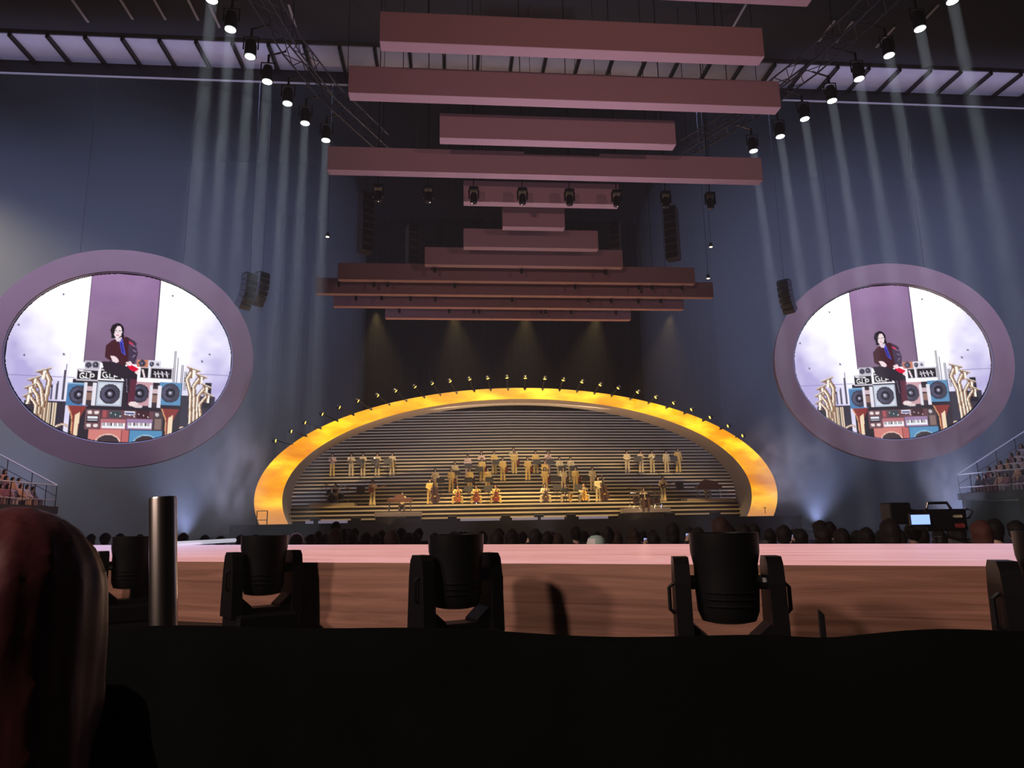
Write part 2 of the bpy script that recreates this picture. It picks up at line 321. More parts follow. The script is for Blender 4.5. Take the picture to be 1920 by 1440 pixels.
# LED sky material: orange sunset cloud picture
def led_sky():
    m = bpy.data.materials.new('led_sunset_sky'); m.use_nodes = True; nt = m.node_tree; b = nt.nodes['Principled BSDF']; L = nt.links.new
    b.inputs['Base Color'].default_value = (0.05, 0.04, 0.03, 1)
    g = nt.nodes.new('ShaderNodeNewGeometry'); mp = nt.nodes.new('ShaderNodeMapping'); mp.inputs['Scale'].default_value = (0.28, 1.0, 0.75); mp.inputs['Rotation'].default_value = (0, radians(14), 0)
    n1 = nt.nodes.new('ShaderNodeTexNoise'); n1.inputs['Scale'].default_value = 1.0; n1.inputs['Detail'].default_value = 5
    r = nt.nodes.new('ShaderNodeValToRGB'); e = r.color_ramp.elements
    e[0].position = 0.36; e[0].color = (0.85, 0.26, 0.0, 1); e[1].position = 0.64; e[1].color = (1.9, 0.95, 0.02, 1)
    e2 = r.color_ramp.elements.new(0.5); e2.color = (1.2, 0.47, 0.0, 1)
    L(g.outputs['Position'], mp.inputs[0]); L(mp.outputs[0], n1.inputs['Vector']); L(n1.outputs['Fac'], r.inputs[0])
    # the picture fades to a dusky pink near its lower ends
    sx = nt.nodes.new('ShaderNodeSeparateXYZ'); L(g.outputs['Position'], sx.inputs[0])
    mr = nt.nodes.new('ShaderNodeMapRange'); mr.inputs[1].default_value = 1.5; mr.inputs[2].default_value = 3.6; L(sx.outputs[2], mr.inputs[0])
    mx = nt.nodes.new('ShaderNodeMix'); mx.data_type = 'RGBA'; mx.inputs[6].default_value = (0.62, 0.27, 0.10, 1); L(mr.outputs[0], mx.inputs[0]); L(r.outputs[0], mx.inputs[7])
    L(mx.outputs[2], b.inputs['Emission Color']); b.inputs['Emission Strength'].default_value = 1.0; MATS['led'] = m; return m
LED = led_sky()
arch = thing('led_arch', 'glowing orange LED arch framing the stepped stage with sunset sky picture', 'arch', (XC, SY, SZ))
ao = Vector((XC, SY, SZ)); tb = np.arcsin((SZ-AZ)/BO); tbi = np.arcsin((SZ-AZ)/BI)
bounds = sorted([pi-tb] + lampT + [tb], reverse=True)
side = list(np.linspace(pi-tb, lampT[0], 5)); bounds = side[:-1] + sorted(lampT, reverse=True) + list(np.linspace(lampT[-1], tb, 5))[1:]
def inner_t(t):   # map outer parameter to inner so both rims end on the podium
    return pi/2 + (t-pi/2)*((tbi-pi/2)/(tb-pi/2))
for i, (t0, t1) in enumerate(zip(bounds, bounds[1:])):
    ns = 5; O = []; I = []
    notched = 4 <= i < len(bounds)-5
    for k in range(ns+1):
        t = t0+(t1-t0)*k/ns; sh = 0.0
        if notched and k in (0, ns): sh = 0.20
        p = Vector(ep(AO-sh*1.0, BO-sh, t, SY)); O.append(p-ao); I.append(Vector(ep(AI, BI, inner_t(t), SY))-ao)
    if notched:
        for kk, nb in ((0, 1), (ns, ns-1)):   # square shoulder next to the notch
            a = O[nb]; O[nb] = a
        sh1 = Vector(ep(AO, BO, t0+(t1-t0)*0.10, SY))-ao; sh2 = Vector(ep(AO, BO, t0+(t1-t0)*0.90, SY))-ao
        O = [O[0], sh1] + O[1:-1] + [sh2, O[-1]]
        i1 = I[0].lerp(I[1], .5); i2 = I[-2].lerp(I[-1], .5); I = [I[0], i1] + I[1:-1] + [i2, I[-1]]
    P = []; F = []; n = len(O)
    for y in (0, 0.22):
        P += [p+Vector((0, y, 0)) for p in O] + [p+Vector((0, y, 0)) for p in I]
    for k in range(n-1):
        F += [(k, k+1, n+k+1, n+k), (2*n+k+1, 2*n+k, 3*n+k, 3*n+k+1), (k+1, k, 2*n+k, 2*n+k+1), (n+k, n+k+1, 3*n+k+1, 3*n+k)]
    F += [(0, n, 3*n, 2*n), (n-1, 2*n-1, 4*n-1, 3*n-1)]
    mb = MB(); mb.add(P, F); mb.build('led_panel', LED, arch)
# dark outer rail and pale soffit tunnel
rail = [Vector(ep(AO-0.02, BO-0.02, t, SY+0.34))-ao for t in np.linspace(pi-tb, tb, 90)]
MB().tube(rail, 0.10, 6).build('outer_rail', BLACK, arch)
P = []; F = []; ns = 90
for k in range(ns+1):
    t = inner_t(pi-tb + (2*tb-pi)*k/ns)
    for a, b, y in ((AI, BI, SY+0.22), (AI+0.02, BI+.02, SY+3.0), (AI+0.25, BI+0.25, SY+3.0), (AI+0.25, BI+0.25, SY+0.22)):
        P.append(Vector(ep(a, b, t, y))-ao)
for k in range(ns):
    for q in range(4): F.append((k*4+q, k*4+(q+1) % 4, (k+1)*4+(q+1) % 4, (k+1)*4+q))
mb = MB(); mb.add(P, F); mb.build('soffit', SOFF, arch, smooth=True)
for px in ((543, 969), (1434.5, 957)):   # the utility pole shown at each end of the sky picture
    c = Vector(atY(*px, SY-0.012))-ao; MB().box(c, (0.035, 0.01, 0.42)).box(c+Vector((0, 0, .17)), (0.22, 0.01, 0.035)).build('pole_silhouette', EBONY, arch)
# lamps on stalks around the arch
for ip, (p, t) in enumerate(zip(lampP, lampT)):
    base = Vector(ep(AO, BO, t, SY+0.34)); p = Vector(p)
    f = thing('arch_lamp', f'{ORD[ip]} small yellow lamp along the orange arch, counted from its guard-rail foot', 'lamp', p, group='yellow lamps around the arch')
    d = Vector((XC, 45.2, 3)) - p; R = d.to_track_quat('-Z', 'Y').to_matrix()
    MB().lathe([(0.08, 0.22), (0.13, 0.16), (0.14, 0.0), (0.11, 0.0)], 12, R=R).build('housing', BLACKM, f, True)
    MB().lathe([(0.105, -0.004), (0.05, -0.02), (0.002, -0.024)], 12, R=R).build('lens', LENSY, f)
    MB().tube([(0, 0.1, 0.05), tuple((base-p)*0.5+Vector((0, .1, 0))), tuple(base-p)], 0.03, 6).build('stalk', BLACKM, f)
# steps
RISE = 0.275; NST = 33
runs = [0.34]*NST; runs[3] = 1.75; runs[7] = 0.6; runs[9] = 0.5
STY = [46.55]
for r in runs: STY.append(STY[-1]+r)
VB = 0.06                                             # the flights bend back from the stage axis
def step_top(k): return SZ + RISE*(k+1)
steps = thing('stage_steps', 'broad bank of pale-edged dark steps filling the arch', 'steps', (XC, 46.55, SZ)); so = Vector((XC, 46.55, SZ))
for k in range(NST):
    zt = step_top(k); y0 = STY[k]; y1 = STY[k+1]+0.06
    if y0 < SY+3.3:
        hw = AI*sqrt(max(0.02, 1-((max(zt, AZ)-AZ)/BI)**2))-0.06
    else: hw = AI*1.2*sqrt(max(0.1, 1-((max(zt, AZ)-AZ)/(BI*1.42))**2))
    for sx in (-1, 1):
        n = MB(); hs = min(hw*(1.12 if sx > 0 and y0 > SY+3.3 else 1.0), 21.2*y0/46-XC if sx > 0 else 11.9*y0/46+XC); xa, xb = (-hs, 0) if sx < 0 else (0, hs)
        yb = VB*hs
        ya0, yb0 = (y0+yb, y0) if sx < 0 else (y0, y0+yb)
        def slab(mb, za, zb, f0, f1):
            P = [(XC+xa, ya0+f0, za), (XC+xb, yb0+f0, za), (XC+xb, yb0+f1, za), (XC+xa, ya0+f1, za)]
            P = P + [(x, y, zb) for x, y, _ in P]
            mb.add([Vector(p)-so for p in P], [(3, 2, 1, 0), (4, 5, 6, 7), (0, 1, 5, 4), (1, 2, 6, 5), (2, 3, 7, 6), (3, 0, 4, 7)])
        slab(n, zt-0.105, zt, 0, y1-y0); st = n.build('step_tread', STEPN, steps)
        r = MB(); slab(r, max(SZ, zt-RISE-0.02), zt-0.105, 0.07, y1-y0); r.build('step_riser', STEPD, steps)
def on_steps(px, py):
    best = None
    for k in range(NST):
        p = atY(px, py, STY[k]+0.18); yy = STY[k]+VB*abs(p[0]-XC)+0.17; p = atY(px, py, yy); e = abs(p[2]-step_top(k))
        if best is None or e < best[0]: best = (e, k, p[0], yy)
    _, k, x, y = best
    return np.array([x, y, step_top(k)]), k
# apron edge lights and black monitor wedges along the podium front
for ip, (x0, x1) in enumerate(((573, 588), (597, 652), (863, 937), (960, 1008), (1014, 1058), (1085, 1140))):
    y = 968 - (x0-860)*0.009; a = atY(x0, y, 45.45); b = atY(x1, y-0.5, 45.45)
    lav = mat('apron_led', (0.3, 0.28, 0.36), 0.5, emit=0.17, ecol=(0.62, 0.55, 0.78), noise=.05)
    tag(MB().bbox(((a[0]+b[0])/2, 45.45, SZ+0.082), (b[0]-a[0], 0.06, 0.16), 0.01).build('apron_light_bar', lav), f'{ORD[ip]} pale lavender light bar along the stage apron from the guard-rail end', 'light bar', 'light bars on the apron')
for ip, px in enumerate((592, 668, 752, 848, 948, 1010, 1070, 1168, 1255, 1340)):
    p = atY(px, 966, 45.82)
    mb = MB().prism([(-.32, 0), (.32, 0), (.32, .10), (.05, .34), (-.32, .30)], -.28, .28)
    t = thing('monitor_wedge', f'{ORD[ip]} black wedge monitor along the stage apron from the guard-rail end', 'speaker', (p[0], 45.82, SZ), rz=pi/2, group='wedge monitors on the apron')
    mb.build('cabinet', BLACK, t); MB().box((0.19, 0, 0.235), (0.02, 0.44, 0.3), RY(radians(-48))).build('grille', SPKM, t)

# ------------------------------------------------------------------ oval screens
def paint():
    W, H = 300, 230; A = 685.0; B = 525.0
    u = np.linspace(-A, A, W); v = np.linspace(-B, B, H); U, V = np.meshgrid(u+878, v+712)
    def s2l(c): c = np.array(c, float)/255; return np.where(c <= .04045, c/12.92, ((c+.055)/1.055)**2.4)
    nz = np.zeros((H, W)); rg = np.random.default_rng(3)
    for sc, amp in ((6, 1), (12, .6), (28, .35)):
        g = rg.random((sc+2, sc+2)); yi = np.linspace(0, sc, H); xi = np.linspace(0, sc, W); y0 = yi.astype(int); x0 = xi.astype(int); fy = (yi-y0)[:, None]; fx = (xi-x0)[None]
        fy = fy*fy*(3-2*fy); fx = fx*fx*(3-2*fx)
        nz += amp*((g[y0][:, x0]*(1-fx)+g[y0][:, x0+1]*fx)*(1-fy)+(g[y0+1][:, x0]*(1-fx)+g[y0+1][:, x0+1]*fx)*fy)
    nz = (nz/1.95-.5)*2
    edge = np.clip((np.abs(U-878)/A)**2*1.0 + (V-560)/900, 0, 1)
    m = np.clip(edge*1.0 + nz*0.45-0.15, 0, 1)[..., None]
    C = np.array([1.35, 1.33, 1.38])*(1-m) + s2l((186, 176, 226))*m
    def fill(mask, col, k=1.0):
        C[mask] = C[mask]*(1-k) + s2l(col)*k
    def rect(x0, y0, x1, y1, col, k=1.0): fill((U > x0) & (U < x1) & (V > y0) & (V < y1), col, k)
    def ell(cx, cy, rx, ry, col, k=1.0): fill(((U-cx)/rx)**2+((V-cy)/ry)**2 < 1, col, k)
    def poly(pts, col, k=1.0):
        ins = np.zeros(U.shape, bool); n = len(pts)
        for i in range(n):
            (x1, y1), (x2, y2) = pts[i], pts[(i+1) % n]
            if y1 == y2: continue
            c = ((y1 > V) != (y2 > V)) & (U < (x2-x1)*(V-y1)/(y2-y1)+x1); ins ^= c
        fill(ins, col, k)
    def line(pts, wd, col, k=1.0):
        for (x1, y1), (x2, y2) in zip(pts, pts[1:]):
            dx, dy = x2-x1, y2-y1; L = dx*dx+dy*dy+1e-9; t = np.clip(((U-x1)*dx+(V-y1)*dy)/L, 0, 1)
            fill((U-x1-t*dx)**2+(V-y1-t*dy)**2 < wd*wd/4, col, k)
    line([(180, 858), (600, 858)], 4, (150, 140, 190)); line([(1330, 798), (1560, 798)], 4, (150, 140, 190))
    for d in ((485, 352), (300, 736), (522, 720), (1150, 303), (1416, 667), (1370, 715), (335, 985), (250, 560)): ell(*d, 7, 7, (120, 110, 140))
    # purple pillar
    k = (U > 640) & (U < 1066) & (V < 760); sh = np.clip((V-250)/500, 0, 1); t = np.clip(.5+nz*.5, 0, 1)[..., None]
    pc = (s2l((168, 134, 176))*t + s2l((138, 104, 150))*(1-t)); pc = pc*(1-.55*sh[..., None]) + s2l((104, 92, 98))*.55*sh[..., None]
    C[k] = pc[k]; line([(640, 180), (640, 760)], 5, (100, 80, 110)); line([(1066, 180), (1066, 760)], 5, (100, 80, 110)); line([(900, 180), (900, 700)], 2, (130, 100, 140))
    # organ pipes
    for i in range(9):
        x = 475+i*10.5; y = 905-i*i*2.6 if i < 8 else 700; rect(x-3, y, x+4, 992, (86, 80, 100)); rect(x-1, y, x+2, 992, (240, 236, 250))
    for x, y in ((1196, 655), (1221, 700), (1246, 745), (1270, 785)): rect(x-7, y, x+7, 905, (78, 72, 84)); rect(x-2, y, x+3, 905, (246, 244, 250))
    # brass
    def horn(pts, w0, w1, dark=(74, 50, 46), gold=(176, 140, 112), hi=(255, 246, 232)):
        n = len(pts)
        for j, (wf, col) in enumerate(((1.0, dark), (.72, gold), (.3, hi))):
            off = (0, 0) if j < 2 else (-w1*.12, 0)
            for i in range(n-1):
                wv = w0+(w1-w0)*i/max(1, n-2); line([(a_+off[0], b_+off[1]) for a_, b_ in pts[i:i+2]], wv*wf, col)
    def bell(cx, cy, w, h, lean, dirx):
        poly([(cx-w, cy+lean), (cx+w, cy-lean), (cx+w*.35, cy+h*.45), (cx+dirx*.2*w+14, cy+h), (cx+dirx*.2*w-14, cy+h), (cx-w*.3, cy+h*.45)], (150, 112, 90)); poly([(cx-w*.1, cy+8), (cx+w*.35, cy+4), (cx+8, cy+h), (cx-6, cy+h)], (255, 250, 240))
        line([(cx-w, cy+lean), (cx+w, cy-lean)], 9, (226, 206, 184)); line([(cx-w, cy+lean+5), (cx+w, cy-lean+5)], 4, (80, 60, 60))
    rect(330, 1000, 560, 1250, (58, 52, 66)); rect(1255, 935, 1470, 1250, (62, 56, 72)); poly([(1400, 850), (1440, 850), (1440, 1010), (1390, 1010)], (40, 36, 48))
    for i, (bx, by) in enumerate(((418, 818), (372, 868), (352, 915), (345, 965))):
        horn([(bx+10, by+10), (bx+38+i*4, by+60), (448-i*17, by+150-i*10), (446-i*22, 1250)], 34-3*i, 30)
        bell(bx, by, 42-5*i, 60, 14, 1)
    for i, (bx, by) in enumerate(((1320, 765), (1372, 805), (1408, 868), (1425, 920))):
        horn([(bx-8, by+10), (bx-40-i*5, by+70), (1310+i*24, by+160-i*8), (1322+i*26, 1200)], 32-3*i, 28)
        bell(bx, by, 44-6*i, 60, -12, -1)
    for cx in (555, 1270): line([(cx+52*cos(a), 1185+48*sin(a)) for a in np.linspace(pi, 2*pi, 14)], 14, (176, 136, 116)); line([(cx+52*cos(a), 1185+48*sin(a)) for a in np.linspace(pi, 2*pi, 14)], 5, (250, 236, 226))
    for cx in (500, 470): rect(cx-10, 1010, cx+10, 1230, (232, 214, 190)); rect(cx-2, 1010, cx+4, 1230, (130, 90, 60))
    # loudspeaker wall
    rect(590, 865, 1255, 1240, (52, 46, 56))
    def cone(cx, cy, r, hub=True):
        ell(cx, cy, r*1.07, r*1.07, (36, 32, 40)); ell(cx, cy, r, r, (74, 70, 88)); ell(cx-r*.25, cy, r*.65, r*.75, (104, 104, 134), .5); ell(cx, cy, r*.55, r*.55, (44, 40, 52))
        if hub: ell(cx, cy, r*.24, r*.24, (128, 124, 146)); ell(cx-3, cy-3, r*.1, r*.1, (214, 212, 228))
    rect(562, 888, 690, 1022, (82, 128, 178)); rect(562, 888, 690, 896, (140, 180, 215)); cone(632, 958, 52)
    rect(738, 873, 888, 1018, (188, 196, 214)); rect(746, 881, 880, 1010, (216, 222, 236)); cone(814, 946, 57)
    rect(945, 862, 1070, 1010, (206, 160, 170)); cone(992, 935, 54); rect(1112, 857, 1250, 1000, (96, 146, 188)); cone(1182, 925, 56)
    for cx in (694, 1088):
        rect(cx-34, 885, cx+34, 1018, (70, 58, 66)); rect(cx-36, 880, cx-18, 1020, (232, 228, 240)); rect(cx+16, 880, cx+36, 1020, (236, 232, 244)); rect(cx-18, 905, cx+16, 930, (214, 186, 196)); rect(cx-18, 942, cx+16, 985, (150, 116, 108)); rect(cx-18, 930, cx+16, 935, (40, 34, 40))
    # upper row with scripted letters
    rect(650, 748, 742, 800, (196, 190, 206)); cone(672, 775, 17); cone(714, 773, 18)
    for x0, y0, x1, y1 in ((608, 800, 736, 872), (745, 786, 880, 860), (985, 768, 1040, 842), (1045, 768, 1188, 842)):
        rect(x0, y0, x1, y1, (206, 200, 212)); rect(x0+5, y0+6, x1-6, y1-8, (40, 36, 42))
    def script(cx, cy, s):
        g = [(cx-26*s+13*s*cos(a), cy+14*s*sin(a)) for a in np.linspace(-.9, -5.6, 14)]+[(cx-24*s, cy)]; line(g, 5*s, (250, 248, 252))
        line([(cx-6*s, cy-16*s), (cx-8*s, cy+13*s), (cx+6*s, cy+13*s)], 5*s, (250, 248, 252))
        line([(cx+14*s, cy+18*s), (cx+16*s, cy-12*s)]+[(cx+22*s+11*s*cos(a), cy-4*s+9*s*sin(a)) for a in np.linspace(-2, 2.2, 9)], 5*s, (250, 248, 252))
    script(672, 842, 1.15); script(812, 830, 1.3); line([(755, 800), (800, 806), (850, 812)], 7, (240, 236, 244)); line([(622, 812), (690, 818)], 7, (240, 236, 244))
    for x in (1075, 1095, 1120, 1148): line([(x, 795), (x+8, 828)], 7, (236, 230, 240)); line([(x-6, 812), (x+18, 806)], 4, (200, 196, 210))
    rect(960, 724, 1028, 772, (208, 130, 104)); cone(992, 748, 20); rect(1030, 728, 1112, 772, (226, 222, 236)); cone(1052, 750, 14); cone(1090, 750, 9)
    line([(1000, 790), (1012, 830)], 12, (240, 220, 226))
    # synth rack and keyboards
    rect(682, 1042, 770, 1160, (120, 84, 92)); rect(690, 1078, 760, 1118, (34, 30, 40)); rect(694, 1084, 756, 1096, (232, 230, 240)); rect(694, 1104, 756, 1112, (170, 168, 180))
    for cx in (706, 746):
        for cy in (1060, 1138): ell(cx, cy, 14, 11, (240, 226, 224))
    rect(772, 1040, 1088, 1100, (110, 74, 82))
    rect(780, 1046, 806, 1090, (176, 86, 92)); rect(822, 1046, 890, 1086, (66, 78, 84)); rect(908, 1048, 972, 1070, (226, 224, 238)); rect(912, 1056, 968, 1064, (60, 70, 130)); rect(985, 1044, 1060, 1090, (74, 44, 52))
    for i in range(9): ell(830+i*28, 1062+(i % 3)*8, 4, 4, (236, 232, 240))
    rect(772, 1098, 926, 1160, (186, 116, 126)); rect(930, 1092, 1086, 1155, (160, 130, 170))
    for x0, x1, y0, y1 in ((780, 920, 1120, 1154), (936, 1080, 1114, 1148)):
        rect(x0, y0, x1, y1, (244, 242, 248))
        for i in range(14):
            x = x0+6+i*(x1-x0-6)/14
            if i % 7 not in (2, 6): rect(x, y0, x+5.5, y0+20, (30, 26, 34))
    rect(1090, 1040, 1150, 1160, (84, 70, 76)); ell(1108, 1062, 12, 12, (200, 190, 196)); rect(1100, 1090, 1140, 1150, (140, 116, 112))
    # lower horns and speakers
    for cx in (628, 1188):
        poly([(cx-56, 1026), (cx+56, 1026), (cx+20, 1100), (cx+16, 1260), (cx-20, 1260), (cx-22, 1100)], (142, 62, 60)); poly([(cx-6, 1080), (cx+20, 1060), (cx+16, 1260), (cx-6, 1260)], (246, 222, 190)); line([(cx-52, 1026), (cx-24, 1090), (cx-14, 1250)], 8, (216, 160, 120))
    rect(708, 1162, 946, 1245, (214, 132, 126)); rect(905, 1162, 945, 1245, (196, 108, 108)); rect(900, 1162, 906, 1245, (120, 60, 64)); rect(950, 1160, 1150, 1245, (92, 148, 192))
    for cx, col in ((825, (236, 190, 180)), (1050, (150, 190, 214))): ell(cx, 1250, 80, 66, col); ell(cx, 1252, 72, 60, (70, 56, 62))
    # seated figure
    poly([(748, 752), (800, 745), (880, 765), (972, 800), (968, 860), (962, 1005), (918, 1018), (905, 930), (888, 850), (770, 812)], (48, 40, 52)); poly([(930, 850), (968, 850), (964, 1008), (922, 1016)], (98, 48, 66)); line([(905, 850), (915, 930)], 6, (110, 100, 120))
    ell(960, 1002, 30, 15, (240, 222, 222)); ell(990, 1016, 26, 10, (226, 206, 210))
    ell(824, 552, 41, 46, (30, 22, 30)); poly([(790, 560), (792, 600), (822, 606), (868, 590), (862, 548)], (30, 22, 30))
    poly([(762, 650), (795, 618), (842, 596), (885, 588), (935, 612), (962, 690), (948, 752), (880, 768), (800, 742), (764, 722)], (72, 34, 44)); poly([(900, 600), (940, 615), (962, 690), (948, 752), (905, 740)], (74, 58, 82))
    for i in range(7): line([(912+i*6, 620+i*16), (948-(i % 3)*8, 628+i*17)], 5, (150, 130, 168) if i % 2 else (44, 34, 50))
    line([(905, 622), (925, 632)], 11, (196, 62, 92)); poly([(836, 604), (860, 600), (888, 706), (862, 690)], (82, 84, 190)); poly([(848, 628), (858, 626), (876, 690), (866, 690)], (44, 40, 150)); poly([(812, 600), (856, 594), (846, 622), (824, 618)], (232, 212, 226))
    ell(828, 560, 25, 38, (246, 226, 232)); poly([(796, 540), (812, 514), (830, 512), (812, 545), (806, 580)], (30, 22, 30)); line([(812, 552), (822, 553)], 4, (60, 40, 50)); line([(834, 553), (845, 552)], 4, (60, 40, 50)); line([(828, 556), (829, 570)], 3, (206, 172, 182)); line([(821, 580), (836, 580)], 5, (190, 80, 100))
    poly([(795, 712), (830, 715), (852, 742), (838, 756), (812, 745)], (248, 222, 228)); poly([(890, 748), (920, 738), (936, 758), (905, 768)], (248, 222, 228)); poly([(898, 766), (938, 764), (974, 784), (966, 806), (925, 794)], (222, 20, 60)); ell(966, 806, 13, 10, (248, 226, 226))
    return W, H, C
def screen_mesh():
    W, H, C = paint(); a, b = 6.32, 5.45
    xs = np.linspace(-a, a, W); zs = np.linspace(b, -b, H); X, Z = np.meshgrid(xs, zs); ins = (X/a)**2+(Z/b)**2 <= 1.0
    idx = -np.ones((H, W), int); idx[ins] = np.arange(ins.sum())
    q = np.stack([idx[:-1, :-1], idx[1:, :-1], idx[1:, 1:], idx[:-1, 1:]], -1).reshape(-1, 4); q = q[(q >= 0).all(1)]
    me = bpy.data.meshes.new('display'); V = np.stack([X[ins], np.zeros(ins.sum()), Z[ins]], 1)
    me.from_pydata(V.tolist(), [], q.tolist()); at = me.color_attributes.new('picture', 'FLOAT_COLOR', 'POINT')
    at.data.foreach_set('color', np.concatenate([C[ins], np.ones((ins.sum(), 1))], 1).astype(np.float32).ravel()); me.update()
    m = bpy.data.materials.new('screen_picture'); m.use_nodes = True; nt = m.node_tree; nt.nodes.remove(nt.nodes['Principled BSDF'])
    e = nt.nodes.new('ShaderNodeEmission'); ca = nt.nodes.new('ShaderNodeVertexColor'); ca.layer_name = 'picture'; e.inputs['Strength'].default_value = 1.05
    nt.links.new(ca.outputs[0], e.inputs[0]); nt.links.new(e.outputs[0], nt.nodes['Material Output'].inputs[0]); me.materials.append(m); return me
SCM = screen_mesh()
def oval(cx, cz, th, label):
    t = thing('oval_screen', label, 'screen', (cx, 46.0, cz), rz=th); n = 96
    P = []; F = []
    for k in range(n):
        c, s_ = cos(2*pi*k/n), sin(2*pi*k/n); dn = 0.03*sin(5*k*2*pi/n+1)
        P += [(7.68*c, -0.28+dn, 7.0*s_), (6.42*c, -0.32, 5.55*s_), (6.42*c, 0.10, 5.55*s_), (7.68*c, 0.30, 7.0*s_)]
    for k in range(n):
        a, b = k*4, ((k+1) % n)*4
        for q in range(4): F.append((a+q, b+q, b+(q+1) % 4, a+(q+1) % 4))
    mb = MB(); mb.add(P, F); mb.build('fabric_ring', RINGM, t, smooth=True)
    mb = MB(); mb.tube([(6.40*cos(2*pi*k/n), -0.20, 5.53*sin(2*pi*k/n)) for k in range(n+1)], 0.05, 6, cap=False); mb.build('rim_trim', mat('rim_trim', (.5, .46, .56), .4, noise=.05), t)
    put('display', SCM, t, (0, -0.10, 0)); mb = MB(); mb.lathe([(1, 0.0), (1, 0.12), (0.9, .16)], 64)
    mb.v = [(x*6.42, -z+0.09, y*5.55) for x, y, z in [(v[0], v[1], -v[2]) for v in mb.v]]; mb.build('backing', BLACK, t)
    for sx in (-3, 3): MB().tube([(sx, 0.1, 6.3), (sx, 0.1, 36.205-cz)], 0.01, 6).build('suspension_cable', BLACKM, t)
    return t
oval(-20.55, 12.2, radians(16), 'huge oval screen hanging beyond the side stand with the teal pillar')
oval(30.4, 12.05, radians(-15), 'huge oval screen hanging above the broadcast camera and white-railed stand')

# ------------------------------------------------------------------ catwalk in front of the camera
CT = 1.32
NA, NB_ = np.array([-4.43, 9.24])*.8, np.array([4.09, 5.04])*.8; FA, FB = np.array([-7.8, 16.2])*.8, np.array([6.4, 7.83])*.8
def lerp2(a, b, t): return a+(b-a)*t
n0, n1 = lerp2(NA, NB_, -1.2), lerp2(NA, NB_, 1.55); f0, f1 = lerp2(FA, FB, -0.75), lerp2(FA, FB, 1.25)
def wood(name, c0, c1, emit, c2=None):
    m = bpy.data.materials.new(name); m.use_nodes = True; nt = m.node_tree; b = nt.nodes['Principled BSDF']; L = nt.links.new
    g = nt.nodes.new('ShaderNodeNewGeometry'); mp = nt.nodes.new('ShaderNodeMapping'); mp.inputs['Rotation'].default_value = (0, 0, radians(26.2))
    mp2 = nt.nodes.new('ShaderNodeMapping'); mp2.inputs['Scale'].default_value = (0.35, 3.2, 9.0)
    nz = nt.nodes.new('ShaderNodeTexNoise'); nz.inputs['Scale'].default_value = 1.6; nz.inputs['Detail'].default_value = 7; nz.inputs['Roughness'].default_value = 0.62; nz.inputs['Distortion'].default_value = 0.6
    r = nt.nodes.new('ShaderNodeValToRGB'); e = r.color_ramp.elements; e[0].position = .36; e[0].color = (*c0, 1); e[1].position = .64; e[1].color = (*c1, 1)
    L(g.outputs['Position'], mp.inputs[0]); L(mp.outputs[0], mp2.inputs[0]); L(mp2.outputs[0], nz.inputs['Vector']); L(nz.outputs['Fac'], r.inputs[0])
    out = r.outputs[0]
    if c2:
        sx = nt.nodes.new('ShaderNodeSeparateXYZ'); L(mp.outputs[0], sx.inputs[0]); n2 = nt.nodes.new('ShaderNodeMath'); n2.operation = 'ABSOLUTE'
        ad = nt.nodes.new('ShaderNodeMath'); ad.operation = 'ADD'; ad.inputs[1].default_value = 2.4; L(sx.outputs[0], ad.inputs[0]); L(ad.outputs[0], n2.inputs[0])
        mr = nt.nodes.new('ShaderNodeMapRange'); mr.inputs[1].default_value = 2.5; mr.inputs[2].default_value = 6.5; L(n2.outputs[0], mr.inputs[0])
        mx = nt.nodes.new('ShaderNodeMix'); mx.data_type = 'RGBA'; mx.inputs[7].default_value = (*c2, 1); L(mr.outputs[0], mx.inputs[0]); L(out, mx.inputs[6]); out = mx.outputs[2]
    if emit > 0:
        L(out, b.inputs['Emission Color']); b.inputs['Emission Strength'].default_value = emit; b.inputs['Base Color'].default_value = (.1, .08, .08, 1); b.inputs['Roughness'].default_value = .4
    else: L(out, b.inputs['Base Color']); b.inputs['Roughness'].default_value = .55
    MATS[name] = m; return m
cw = thing('catwalk_stage', 'raised catwalk with glowing pink LED top and reddish wood-grain front', 'stage', (0, 8, 0)); co = Vector((0, 8, 0))
def quadbox(mb, pts, z0, z1): mb.add([Vector((*p, z0))-co for p in pts]+[Vector((*p, z1))-co for p in pts], [(3, 2, 1, 0), (4, 5, 6, 7), (0, 1, 5, 4), (1, 2, 6, 5), (2, 3, 7, 6), (3, 0, 4, 7)]); return mb
inn = (f0-n0)/np.linalg.norm(f0-n0)*0.06
quadbox(MB(), [n0+inn, n1+inn, f1, f0], 0.0, CT-0.03).build('substructure', BLACK, cw)
quadbox(MB(), [n0, n1, n1+inn, n0+inn], 0.0, CT-0.03).build('front_panel', wood('catwalk_wood', (.20, .088, .058), (.40, .20, .14), 0), cw)
quadbox(MB(), [n0, n1, f1, f0], CT-0.03, CT).build('led_floor', wood('led_floor', (.66, .27, .25), (.86, .42, .41), 0.85, (.72, .50, .74)), cw)
a, b = atZ(335, 1019, 1.36), atZ(440, 1013, 1.36)
tag(MB().tube([(a[0]-1.0, a[1]+.3, 1.36), tuple(a), tuple(b)], 0.035, 6).build('edge_tube_light', mat('white_tube', (.8, .8, .85), .4, emit=.55, ecol=(.8, .8, .95), noise=.02)), 'thin white glowing tube along the far edge of the catwalk', 'tube light')

FIXB = mat('fixture_black', (.006, .006, .007), .45, spec=.15, noise=.2)
